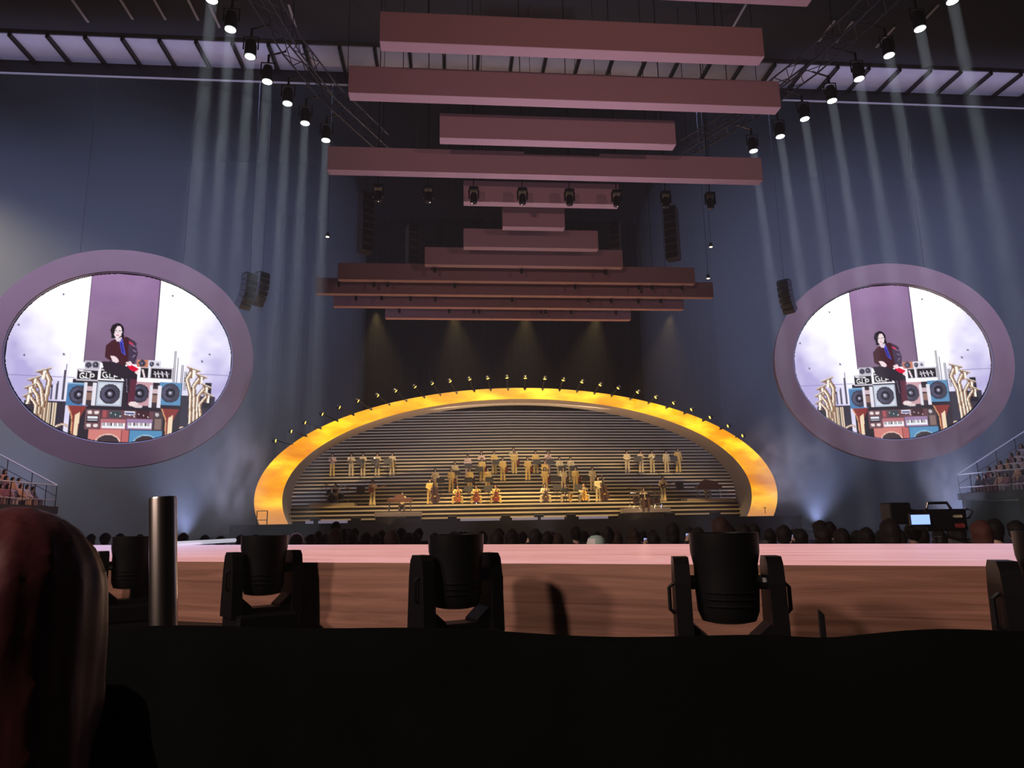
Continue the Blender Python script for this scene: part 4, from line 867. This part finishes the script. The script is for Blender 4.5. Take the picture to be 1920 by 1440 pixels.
# upper rows of wind players
for x, y, top, lab, st in ((622.5, 895, PINKS, 'singer in pale pink shirt at the end of the upper row', 0), (658, 894, BEIGE, 'trumpeter in beige suit beside the pink-shirted singer', 0), (680, 894, BEIGE, 'wind player in beige suit behind a stand, next to the trumpeter', 1), (707, 894, BEIGE, 'wind player in beige suit standing straight behind a stand', 1)):
    p, k = on_steps(x, y); person('horn', lab, p, 0, top, OCHRE if top is PINKS else None, group=GW)
    trumpet(p+np.array([.02, -.22, 1.22]), (radians(-8), 0, radians(random.uniform(-25, 25))), 'brass trumpet held by a wind player on the teal-pillar side', 'trumpets of the upper row')
    if st: music_stand((p[0]-.12, p[1]-.34, step_top(k-1)), 0, 'black music stand before the upper row of wind players', GS, 1.35)
p, k = on_steps(735, 894); person('horn', 'saxophonist in beige suit at the inner end of the upper row', p, 0, BEIGE, group=GW); sax(p+np.array([.16, -.22, .62]), (0, 0, radians(20)), 'brass saxophone held by the upper row player')
music_stand((p[0]-.3, p[1]-.34, step_top(k-1)), 0, 'black music stand before the upper row of wind players', GS, 1.35)
for x, y, top, pose, lab, st, sc in ((1177, 890, BEIGE, 'folded', 'wind player with folded hands at the inner end of the camera-side row', 0, 1), (1203, 890, BEIGE, 'horn', 'wind player in beige suit turned towards a shared stand', -.35, 1), (1224, 890, BEIGE, 'horn', 'wind player in beige suit with a stand at one side', .4, 1), (1251, 890, BEIGE, 'rest', 'wind player with lowered arms beside the tallest singer', .45, 1), (1273, 890, OCHRE, 'rest', 'tall singer with brightly lit shoulders at the outer end of the row', 0, 1.1)):
    p, k = on_steps(x, y); person(pose, lab, p, 0, top, scale=sc, group=GW)
    if pose == 'horn': trumpet(p+np.array([.02, -.22, 1.22]), (radians(-8), 0, radians(random.uniform(-25, 25))), 'brass trumpet held by a wind player on the broadcast camera side', 'trumpets of the camera-side row')
    if st: music_stand((p[0]+st, p[1]-.34, step_top(k-1)), 0, 'black music stand before the camera-side wind players', GS, 1.35)
# seated front row on the wide terrace
def terrace(x, y): p = atZ(x, y, TERR) if False else atY(x, y, STY[3]+.55); return np.array([p[0], STY[3]+.62+VB*abs(p[0]-XC), TERR])
for x, varn, nm, hair in ((858, VARN_O, 'orange-brown cello', 'long'), (893, VARN_R, 'deep red cello', 'long'), (929.5, VARN_R, 'deep red cello', 'long'), (1023, VARN_D, 'dark brown cello', 'bob'), (1096, VARN_G, 'pale golden cello', 'short')):
    p = terrace(x, 943); person('cello', f'seated player embracing a {nm} in the front row', p, 0, BEIGE if x > 1000 else OCHRE, hair=hair, group=GC); stool(p+np.array([0, .20, 0]), 'black stool under a front row string player', 'stools of the front row', .40)
    fiddle('cello', f'{nm} between the knees of a front row player', 'cello', p+np.array([.0, -.40, 0]), (radians(-14), 0, radians(random.uniform(-8, 8))), 1.16, varn, 'cellos of the front row', .12)
p = terrace(1062, 943); person('cello', 'seated baritone saxophone player in the front row', p, 0, DARKW, BEIGE, hair='short'); stool(p+np.array([0, .20, 0]), 'black stool under the baritone saxophone player', None, .40); sax(p+np.array([.14, -.44, .12]), (0, 0, radians(30)), 'large curved brass saxophone in the front row', 1.5)
for x in (878, 915, 1044, 1084): q = terrace(x, 944); music_stand((q[0], q[1]-.52, TERR), 0, 'black music stand between seated front row players', 'front row music stands', 1.0)
for x, sgn, lab in ((805.5, 1, 'cellist side'), (1125, 1, 'guitarist side')):
    p = terrace(x, 945); ww = 'near the electric piano' if x < 900 else 'near the big drum kit'
    person('bass', f'standing double bass player {ww}', p, 0, OCHRE if x < 900 else BEIGE); fiddle('double_bass', f'tall dark double bass held upright {ww}', 'double bass', p+np.array([.42, -.34, 0]), (radians(-4), radians(-7), radians(-8)), 1.78, VARN_D, None, .12)
# guitarists
for x, y, lab, m_ in ((696, 947, 'bass guitarist in white shirt and wide trousers near the electric piano', WHITEP), (1250, 940, 'guitarist in beige shirt standing beside the big drum kit', BEIGE)):
    p = terrace(x, y); person('guitar', lab, p, 0, m_ if x > 900 else PINKS, BEIGE); guitar(p+np.array([-.02, -.22, 1.04]), (0, radians(72), 0), 'electric bass slung before the ' + ('white-shirted' if x < 900 else 'beige-shirted') + ' guitarist', VARN_O if x < 900 else VARN_D)
    music_stand((p[0]+(-.75 if x < 900 else 1.1), p[1]-.2, TERR), 0, 'black music stand beside the ' + ('white-shirted bass guitarist' if x < 900 else 'guitarist at the big drum kit'), GS, 1.05)
# drum kits, pianos and their risers
R1 = platform(579, 664, 948, 48.4, 49.95, TERR+.20, .20, 'tan riser under the small drum kit'); x1 = R1.location.x
drum_kit((x1-.05, 48.95, TERR+.20), 'small black drum kit on the riser next to the bass guitarist', BLACK, False); q = (x1+.05, 49.45, TERR+.20)
person('drums', 'drummer seated behind the small black drum kit', q, 0, PINKS, BEIGE); stool((q[0], q[1]+.18, q[2]), 'drum stool behind the small black kit', None, .45)
R2 = platform(702, 790, 965, 46.2, 47.22, 2.26, .275, 'tan riser under the walnut electric piano'); x2 = R2.location.x; z2 = 2.26
keyboard((x2+.1, 46.52, z2), 'walnut electric piano with chrome legs on the low riser', 1.55); person('keys', 'pianist seated at the walnut electric piano', (x2+.2, 46.98, z2), 0, BEIGE); stool((x2+.2, 47.10, z2), 'stool of the pianist at the walnut electric piano', None, .40)
R3 = platform(1170, 1258, 960, 46.2, 47.22, 2.26, .275, 'tan riser under the big chrome drum kit'); x3 = R3.location.x
drum_kit((x3, 46.68, z2), 'big chrome-racked drum kit with congas on the low riser', VARN_D, True); person('drums', 'drummer seated behind the big chrome drum kit', (x3+.05, 47.0, z2), 0, BEIGE); stool((x3+.05, 47.12, z2), 'drum stool behind the big chrome kit', None, .45)
R4 = platform(1291, 1377, 940, 48.36, 49.95, TERR+.16, .16, 'tan riser under the piano with raised lid'); x4 = R4.location.x
keyboard((x4+.05, 48.92, TERR+.16), 'walnut piano with raised lid near the arch foot in the smoke', 1.75, True); person('keys', 'pianist seated at the piano with raised lid', (x4+.1, 49.42, TERR+.16), 0, BEIGE); stool((x4+.1, 49.55, TERR+.16), 'stool of the pianist at the raised-lid piano', None, .40)
# guard rail at the foot of the arch
g0 = atY(481, 982, 45.6)
t = thing('guard_rail', 'small black guard rail at the foot of the orange arch', 'railing', (g0[0], 45.6, 0))
for dx in (0, .62): MB().tube([(dx, 0, SZ), (dx, 0, 2.45)], .03, 6).build('post', BLACKM, t)
for z in (1.9, 2.45): MB().tube([(0, 0, z), (.62, 0, z)], .025, 6).build('rail', BLACKM, t)

# ------------------------------------------------------------------ crowd behind the catwalk
def proj(p):
    d = np.array(p, float)-np.array([0, 0, CZ]); zc = d@_F; return 960+FPX*(d@_R)/zc, 720-FPX*(d@_U)/zc
def behind(px, py, off):        # point on the floor past the far edge of the catwalk, under a pixel column
    d = ray(px, py); e = FB-FA; nn = np.array([-e[1], e[0]]); nn = nn/np.linalg.norm(nn); nn = nn if nn[1] > 0 else -nn
    t = ((FA+nn*off)@nn)/(d[:2]@nn); return d*t+np.array([0, 0, CZ])
GCR = 'spectators behind the catwalk'
RED = mat('red_top', (.55, .05, .06), .8, noise=.1); GREY = mat('grey_top', (.10, .10, .11), .9, noise=.2); NAVY = mat('navy_top', (.02, .025, .05), .9, noise=.2); REDBR = mat('red_brown_hair', (.07, .027, .02), .65, spec=.15, noise=.3, nscale=20, stretch=(8, 8, .6))
CR = [(605, 1006, .7, 'bob', HAIRB), (632, 991, .5, 'long', HAIRB), (628, 979, 3.2, 'short', HAIRK), (660, 1000, 1.6, 'short', HAIRK), (683, 999, .6, 'short', HAIRK), (708, 1001, 1.4, 'bob', HAIRK), (735, 996, .5, 'long', HAIRB), (762, 1000, 1.5, 'short', HAIRK), (782, 999, .7, 'long', HAIRB), (815, 1000, 1.4, 'short', HAIRK), (848, 998, .8, 'short', HAIRK), (878, 1000, 1.3, 'bob', HAIRK), (905, 997, .6, 'short', HAIRK), (935, 996, .9, 'bob', HAIRK), (960, 993, .5, 'long', HAIRK), (1024, 997, 1.3, 'short', HAIRK), (1046, 1001, .6, 'bob', HAIRB), (1076, 988, .8, 'short', HAIRK), (1097, 996, 1.9, 'short', HAIRK), (1140, 990, 1.5, 'bun', HAIRK), (1158, 996, .7, 'bob', HAIRB), (1190, 990, .5, 'long', HAIRB), (1222, 994, 1.5, 'short', HAIRK), (1255, 981, .5, 'bob', HAIRK), (1292, 990, 1.2, 'short', HAIRK), (1372, 984, 2.4, 'short', HAIRK), (1392, 985, 1.8, 'short', HAIRK), (1418, 982, .7, 'short', HAIRK), (1445, 992, 1.6, 'bob', HAIRK), (1533, 977, 2.2, 'short', HAIRK), (1556, 979, 1.4, 'short', HAIRK), (1572, 992, .6, 'bob', HAIRK), (1597, 980, .9, 'short', HAIRK), (1628, 990, .5, 'long', HAIRK), (1662, 974, .5, 'bob', HAIRK), (1706, 981, 1.2, 'short', HAIRK), (1728, 992, .5, 'short', HAIRK), (1757, 996, .4, 'short', HAIRK), (1793, 976, .9, 'bob', HAIRK), (1869, 974, 1.2, 'short', HAIRK), (1905, 977, 1.3, 'short', HAIRK),
      (150, 1004, 1.5, 'short', HAIRK), (172, 1002, 2.5, 'bob', HAIRK), (203, 1000, 1.0, 'short', HAIRK), (228, 1001, 2.0, 'bob', HAIRK), (262, 1003, 1.2, 'short', HAIRK), (345, 1000, 1.0, 'short', HAIRK), (385, 1004, 1.8, 'bob', HAIRK), (415, 1006, 1.0, 'short', HAIRK), (448, 1004, 1.6, 'short', HAIRK), (478, 1003, .8, 'long', HAIRK), (508, 1005, 1.5, 'short', HAIRK), (530, 1004, .8, 'bob', HAIRK), (580, 1003, 1.7, 'short', HAIRK)]
HN = {'short': 'short', 'bob': 'bobbed', 'long': 'long', 'bun': 'tied-up'}
TAKEN = [tuple(behind(1742, 972, 1.4)[:2])]
def clear(p, dmin): return all((p[0]-a)**2+(p[1]-b)**2 > dmin*dmin for a, b in TAKEN)
def spectator(px, py, off, hair, hm, top, label, pose='rest', group=GCR, lift=0.0):
    p = behind(px, py, off); tries = 0
    while not clear(p, .60) and tries < 14: off += .22; tries += 1; p = behind(px, py, off)
    if tries == 14: return None, p, 1
    TAKEN.append((p[0], p[1])); z = p[2]; sc = max(.80, min(1.12, z/1.715)); rz = pi+random.uniform(-.25, .25) if pose != 'phone' else pi
    t = person(pose, label, (p[0], p[1], 0), rz, top, DARKW, hair, hm, sc, group)
    if pose == 'rest' and group: t.rotation_euler = (random.uniform(-.02, .02), random.uniform(-.03, .03), rz); t.scale = (sc*random.uniform(.96, 1.06), sc*random.uniform(.98, 1.08), sc)
    return t, p, sc
spectator(1350, 970, .5, 'bob', HAIRB, DARKW, 'tall spectator with smooth brown hair towering beyond the catwalk', group=None)
spectator(1836, 977, .5, 'bob', REDBR, GREY, 'spectator with reddish-brown hair beside the broadcast camera', group=None)
spectator(1541, 988, .5, 'short', HAIRK, RED, 'spectator in a bright red top beyond the catwalk', group=None)
spectator(1468, 986, .5, 'short', HAIRK, DARKW, 'spectator with shaggy black hair next to one filming by phone', group=None)
# cap wearer
t, p, sc = spectator(1118, 1008, .45, 'short', HAIRK, DARKW, 'spectator wearing a white and mint baseball cap beyond the catwalk', group=None)
H = Vector(PM['rest'][1])*sc; c = thing('baseball_cap', 'white and mint baseball cap on a spectator\'s head', 'cap', (p[0], p[1], H.z+.005))
MB().lathe([(.115, -.01), (.117, .04), (.10, .09), (.06, .122), (.002, .13)], 20).build('crown', mat('mint_cloth', (.40, .58, .53), .9, noise=.1), c, True)
MB().prism([(-.075, 0), (.075, 0), (.06, .012), (-.06, .012)], .09, .20).build('brim', mat('white_cloth', (.75, .75, .73), .9, noise=.05), c)
b = MB(); b.lathe([(.119, -.012), (.1205, .035), (.103, .088)], 20); b.f = [q for q in b.f if all(b.v[i][0] < -.02 for i in q)]; b.m = [0]*len(b.f); b.build('white_panel', MATS['white_cloth'], c, True)
# people filming with phones
for px, py, off, lab in ((556, 1003, .45, 'next to the white headband'), (1003, 993, .5, 'in front of the stage axis'), (1308, 990, .7, 'beside the tall brown-haired one'), (1500, 993, .6, 'beside the shaggy-haired one'), (1225, 1000, .8, 'near the cap wearer')):
    t, p, sc = spectator(px, py, off, 'short' if px != 556 else 'bob', HAIRK if px != 556 else HAIRB, DARKW, f'spectator raising a phone with both hands {lab}', 'phone', 'spectators filming by phone')
    ph = thing('smartphone', f'lit smartphone held up {lab}', 'phone', (p[0], p[1]+.33*sc, 1.60*sc), rot=(radians(8), 0, 0), scale=sc)
    MB().bbox((0, 0, 0), (.155, .009, .076), .004).build('case', EBONY, ph)
    MB().box((0, -.0052, 0), (.145, .001, .066)).build('display', mat('phone_display', (.3, .4, .8), .3, emit=1.2, ecol=(.35, .5, 1.0), noise=.1), ph)
    if px == 556:
        hb = thing('headband', 'white padded headband worn by a spectator filming', 'headband', (p[0], p[1], (PM['phone'][1][2])*sc)); MB().tube([(.105*cos(a), -.01, .03+.105*sin(a)) for a in np.linspace(-.2, pi+.2, 16)], .012, 8).build('band', WHITEP, hb, True)

CR += [(random.uniform(560, 1900), random.uniform(996, 1006)-(0 if i % 2 else 6), random.uniform(1.2, 3.0), random.choice(('short', 'bob', 'short', 'long')), random.choice((HAIRK, HAIRK, HAIRB))) for i in range(46)]
for px, py, off, hair, hm in CR:
    off = off*.75 if off < 1 else off
    hl = 'black' if hm is HAIRK else 'brown'
    spectator(px, py, off, hair, hm, random.choice((DARKW, DARKW, NAVY, GREY)), f'dark-clad spectator with {HN[hair]} {hl} hair standing beyond the catwalk')
# broadcast camera
p = behind(1742, 972, 1.4); k = depth(p)/FPX
t = thing('broadcast_camera', 'black broadcast camera with lit viewfinder above the crowd', 'camera', (p[0], p[1], 0), rz=-YAW); cz = p[2]
B_ = lambda c, s, nm, m, par=None: MB().bbox((c[0], c[1], c[2]), s, .012).build(nm, m, par or t)
body = B_((.12, 0, cz-.02), (.46, .26, .24), 'camera_body', FIXB); B_((-.34, .05, cz+.06), (.24, .22, .24), 'lens_hood', FIXB); MB().tube([(-.24, .05, cz+.04), (-.08, .02, cz)], .085, 14).build('lens_barrel', FIXB, t)
vf = B_((-.19, -.14, cz-.01), (.24, .05, .15), 'viewfinder', BLACK)
MB().box((-.19, -.167, cz-.01), (.205, .002, .105)).build('lit_screen', mat('viewfinder_screen', (.2, .3, .9), .3, emit=1.5, ecol=(.25, .4, 1.0), noise=.3, nscale=14), vf)
MB().tube([(-.02, 0, cz+.10), (0, 0, cz+.17), (.22, 0, cz+.17), (.26, 0, cz+.10)], .016, 8).build('top_handle', CHROME, t)
MB().tube([(.34, 0, cz+.02), (.44, 0, cz+.10), (.50, 0, cz+.07), (.45, 0, cz), (.34, 0, cz-.03)], .011, 6).build('cable_loop', BLACK, t)
B_((.24, -.135, cz+.02), (.10, .01, .03), 'label_plate', mat('cream_plate', (.5, .48, .34), .6, noise=.1), body); B_((.25, -.135, cz-.08), (.10, .01, .05), 'tally_plate', mat('dark_red_plate', (.25, .03, .03), .6, noise=.1), body)
MB().tube([(.1, 0, 0), (.1, 0, cz-.2)], [.11, .07], 14).build('pedestal', FIXB, t); MB().tube([(.12, 0, cz-.18), (.42, -.12, cz-.30)], .016, 8).build('pan_bar', FIXB, t)
for q in range(3): a = q*2.094; MB().tube([(.1, 0, .12), (.1+.45*cos(a), .45*sin(a), .03)], .03, 8).build('pedestal_foot', FIXB, t)

# ------------------------------------------------------------------ red-haired spectator right before the camera
p = atD(18, 1100, 1.04)
REDH = mat('wine_red_hair', (.105, .026, .03), .5, noise=.45, nscale=10, stretch=(10, 10, .7))
me, H = body_mesh('body', dict(**ARMS_DOWN, jacket=1, sh=(.15, .01, 1.375)), [SKIN, CLOTH, CLOTH, SHOE], .016)
wt = thing('person', 'spectator with long wine-red hair standing right before the barrier', 'person', (p[0], p[1], 0), rz=pi+.75, scale=.945); put('body', me, wt)
Hn = np.array(H)
def fn(q):
    d = smin([cap_d(q, Hn+[0, .02, .035], Hn+[0, .03, -.03], .107, .103), cap_d(q, Hn+[0, .055, 0], Hn+[0, .10, -.36], .10, .10), cap_d(q, Hn+[.06, .03, 0], Hn+[.115, .03, -.34], .06, .055), cap_d(q, Hn+[-.06, .03, 0], Hn+[-.115, .03, -.34], .06, .055)], .05)
    d = np.maximum(d, -cap_d(q, Hn+[0, -.095, .01], Hn+[0, -.12, -.45], .07, .085)); a = np.arctan2(q[:, 0]-Hn[0], q[:, 1]-Hn[1])
    return d+.0018*np.sin(a*19+6*(q[:, 2]-Hn[2]))+.0012*np.sin(a*43-9*q[:, 2])
V, F = surfnet(fn, Hn-[.27, .27, .52], Hn+[.27, .27, .2], .011); mb = MB(); mb.v = V.tolist(); mb.f = [tuple(x) for x in F.tolist()]; mb.m = [0]*len(F); me = mb.mesh('hair', REDH); me.polygons.foreach_set('use_smooth', [True]*len(me.polygons)); put('hair', me, wt)

# ------------------------------------------------------------------ side stands with their audience
TEAL = mat('teal_paint', (.03, .22, .27), .6, noise=.15); TEALD = mat('dark_teal_paint', (.02, .05, .065), .8, noise=.15)
CLS = [mat('cloth_%d' % i, c, .9, noise=.15, nscale=8) for i, c in enumerate(((.55, .45, .42), (.35, .2, .2), (.6, .35, .2), (.12, .1, .12), (.5, .42, .5), (.3, .12, .14)))]
def stand_bank(fx, sgn, label, plab, grp):
    Y0, Y1, Z0 = 30.0, 40.0, 2.73; t = thing('side_stand', label, 'grandstand', (fx, 35, 0))
    for r in range(6):
        w_ = .75; x = sgn*(.45+w_*r+w_/2); MB().box((x, 0, Z0-.15+.42*r-.15), (w_, Y1-Y0, .3+.0)).build('tier', CONC, t); MB().box((x-sgn*w_/2, 0, Z0+.42*r-.12), (.03, Y1-Y0, .36)).build('tier_front', CONC, t)
        MB().bbox((x+sgn*.12, 0, Z0+.42*r+.21-.15), (.42, Y1-Y0-.3, .39), .02).build('bench', mat('bench_plastic', (.06, .05, .07), .6, noise=.2), t)
    MB().box((sgn*.2, 0, Z0-.19), (.6, Y1-Y0+.1, .38)).build('front_slab', CONC, t)
    MB().box((sgn*2.6, 4.9, Z0/2-.2), (4.8, .15, Z0-.5)).build('end_wall', TEALD if sgn < 0 else CONC, t)
    for yy in (4.75, .5, -3.7): MB().box((sgn*.2, yy, (Z0-.38)/2), (.34, .34, Z0-.38)).build('pillar', TEAL if sgn < 0 else CONC, t)
    MB().tube([(sgn*.05, -5, Z0+1.1), (sgn*.05, 5, Z0+1.1)], .032, 8).build('front_rail', WHITEP, t); MB().tube([(sgn*.05, -5, Z0+.35), (sgn*.05, 5, Z0+.35)], .018, 6).build('lower_rail', WHITEP, t)
    for k in range(11): MB().tube([(sgn*.05, -5+k, Z0), (sgn*.05, -5+k, Z0+1.1)], .02, 6).build('rail_post', BLACKM, t)
    MB().tube([(sgn*.05, 5, Z0+1.12), (sgn*5.4, 5, Z0+1.12+2.9)], .04, 8).build('sloping_rail', WHITEP, t); MB().tube([(sgn*.05, 5, Z0+.55), (sgn*5.4, 5, Z0+.55+2.9)], .02, 6).build('sloping_lower_rail', ALU, t)
    for k in range(5): MB().tube([(sgn*(.05+k*1.3), 5, Z0+.0+k*.66), (sgn*(.05+k*1.3), 5, Z0+1.1+k*.70)], .022, 6).build('slope_post', ALU, t)
    for r in range(6):
        for c in range(18):
            y = 30.4+c*.545+random.uniform(-.02, .02); x = fx+sgn*(.45+.75*r+.375+.12); z = Z0+.42*r-.15
            u, v = proj((x, y, z+1.1))
            if -12 < u < 1932 and random.random() < .94:
                person('lap', plab, (x, y, z), (pi/2 if sgn < 0 else -pi/2)+random.uniform(-.1, .1), random.choice(CLS), random.choice(CLS), random.choice(('short', 'long', 'bob')), random.choice((HAIRK, HAIRK, HAIRB)), random.uniform(.92, 1.02), grp)
stand_bank(-20.65, -1, 'raised side stand with white rails and teal pillars', 'spectator seated in the stand with teal pillars', 'audience in the teal-pillared stand')
stand_bank(29.75, 1, 'raised side stand with white rails beyond the broadcast camera', 'spectator seated in the stand beyond the broadcast camera', 'audience in the stand beyond the broadcast camera')

# ------------------------------------------------------------------ hanging loudspeakers and small fixtures
cabm = MB().bbox((0, 0, 0), (.95, .62, .36), .03).mesh('cabinet', SPKM); grm = MB().box((0, -.315, 0), (.86, .02, .30)).mesh('grille', BLACK)
def array(px, py0, py1, Y, label, curve, grp, rz, wscale=1.0, n=None):
    a, b = atY(px, py0, Y), atY(px, py1, Y); H_ = a[2]-b[2]; n = n or max(4, int(H_/.38)); t = thing('line_array', label, 'loudspeaker', a, rz=rz, group=grp); y = 0.0; z = 0.0; ang = 0.0; st = H_/n
    for i in range(n):
        ang = curve*(i/n)**1.3; z -= st*cos(ang)/2*1.0; y += st*sin(ang)/2
        c = put('cabinet', cabm, t, (0, y, z), (ang, 0, 0), (wscale, 1, st/.38)); put('grille', grm, c)
        z -= st*cos(ang)/2; y += st*sin(ang)/2
    MB().tube([(0, 0, 0), (0, 0, 36.205-a[2])], .008, 6).build('hoist_chain', BLACKM, t); MB().box((0, 0, .04), (.9*wscale, .5, .07)).build('flying_frame', BLACKM, t)
array(687, 366, 474, 36.1, 'straight hanging loudspeaker column with a pale flank beside the louvers', 0, None, radians(35), .75)
array(773, 425, 512, 36.0, 'dark hanging loudspeaker column close to the louver ends', 0, None, radians(20), .6)
array(1257, 392, 488, 36.1, 'straight hanging loudspeaker column with ribbed top on the broadcast camera side', 0, None, radians(-35), .75)
array(1152, 420, 470, 36.0, 'dim hanging loudspeaker column above the ninth louver on the camera side', 0, None, radians(-20), .6)
array(468, 516, 578, 42.0, 'curved line array beside the oval screen over the teal-pillared stand', radians(50), 'curved line arrays', radians(50), .8, 6); array(492, 514, 572, 44.4, 'inner curved line array beside the oval screen over the teal-pillared stand', radians(50), 'curved line arrays', radians(50), .8, 6)
array(1470, 528, 586, 42.0, 'curved line array beside the oval screen over the broadcast camera', radians(50), 'curved line arrays', radians(-50), .8, 6)
for ip, px in enumerate((709, 803, 888, 979, 1067, 1155, 1247, 1330)):
    p = atY(px, 346+(px-888)*.018, 24.25)
    f = thing('hanging_moving_head', f'{ORD[ip]} black moving head hung behind the notched louver, from the teal-pillar side', 'stage light', (p[0], 24.25, 13.55), group='moving heads hung behind the notched louver')
    MB().bbox((0, 0, -.07), (.34, .28, .14), .02).build('base', FIXB, f)
    for s in (-1, 1): MB().bbox((s*.17, 0, -.28), (.05, .14, .36), .012).build('yoke_arm', FIXB, f)
    MB().lathe([(.09, -.62), (.125, -.60), (.13, -.40), (.12, -.28), (.08, -.22)], 16).build('head', FIXB, f, True); MB().lathe([(.085, -.621), (.05, -.63), (.002, -.633)], 14).build('lens', MATS['dark_glass'], f)
    MB().tube([(0, 0, 0), (0, 0, 24.205-13.55)], .018, 6).build('drop_pipe', FIXB, f)
ord_ = {8: 'ninth', 9: 'tenth', 10: 'eleventh', 11: 'twelfth'}
for kk, xs in ((7, (815, 978, 1136)), (8, (636, 701, 727, 853, 1081, 1203, 1228, 1285)), (9, (668, 716, 770, 816, 961, 1105, 1148, 1200, 1243)), (10, (749, 842, 888, 899, 1015, 1024, 1072, 1157))):
    yl = 16.778+2.287*kk; 
    for ip, x in enumerate(xs):
        yb = {7: 505, 8: 530, 9: 557, 10: 580}[kk]; p = atZ(x, yb, 13.6)
        f = thing('downlight', f'{ORD[ip]} small black downlight behind the {ord_[kk+1]} louver, from the teal-pillar side', 'lamp', (p[0], yl+.10, 13.6), group='small downlights behind the louvers')
        MB().lathe([(.075, .12), (.075, -.16), (.09, -.18), (.09, -.20)], 12).build('housing', BLACKM, f, True); MB().ell((0, 0, -.20), (.075, .075, .06), 12, 6).build('dome', mat('smoked_dome', (.05, .03, .03), .15, noise=.05), f, True)
        MB().box((0, -.09, .06), (.05, .17, .04)).build('bracket', BLACKM, f)
for px, py, yy in ((614, 444, 40.5), (1333, 463, 40.5), (1328, 522, 41.5)):
    p = atY(px, py, yy); f = thing('hanging_lamp', 'small yellow-white lamp hanging alone beyond the louver ends', 'lamp', p, group='single lamps beyond the louver ends')
    MB().lathe([(.05, .3), (.10, .22), (.12, 0), (.10, 0)], 12).build('housing', BLACKM, f); MB().lathe([(.10, -.005), (.04, -.03), (.002, -.034)], 12).build('lens', mat('warm_lens', (.9, .85, .6), .3, emit=5, ecol=(1, .85, .5), noise=.02), f); MB().tube([(0, 0, .3), (0, 0, 36.205-p[2])], .012, 5).build('drop_cable', BLACKM, f)

# ------------------------------------------------------------------ smoke banks behind the ovals, drifting smoke
def bank_mesh():
    mb = MB(); mb.ell((0, 0, 0), (1, 1, 1), 64, 40); V = []
    for x, y, z in mb.v:
        lo_, hi_ = .3, 2.5
        for _ in range(30):
            m_ = (lo_+hi_)/2
            if (abs(x)*m_)**2.2+(abs(y)*m_)**4+(abs(z)*m_)**6 > 1: hi_ = m_
            else: lo_ = m_
        V.append((x*lo_, y*lo_, z*lo_))
    mb.v = V; return mb.mesh('smoke_bank', volume_mat('smoke_bank', 0.034), True)
BKM = bank_mesh()
for cx, lab in ((-28, 'bluish smoke bank filling the air behind the oval screen over the teal-pillared stand'), (37.5, 'bluish smoke bank filling the air behind the oval screen over the broadcast camera')):
    o = put('smoke_bank', BKM, None, (cx, 56.6, 17.9), None, (21, 9, 17.8)); tag(o, lab, 'smoke', kind='stuff')
def smoke(px, py, Y, r, dens, label, ns=2.2):
    p = atY(px, py, Y); mb = MB(); mb.ell((0, 0, 0), (1, 1, 1), 24, 16); o = mb.build('smoke', volume_mat('smoke_' + str(px), dens, noise=ns), smooth=True); o.location = Vector(p); o.scale = r; return tag(o, label, 'smoke', kind='stuff')
smoke(428, 880, 43.5, (2.6, 1.6, 4.6), .9, 'pale smoke column drifting up between the oval screen and the arch')
smoke(1470, 868, 43.8, (3.4, 1.6, 3.4), .7, 'pale smoke cloud drifting over the foot of the arch')
smoke(1775, 905, 40.0, (1.8, 1.3, 3.4), .9, 'pale smoke column rising behind the broadcast camera')
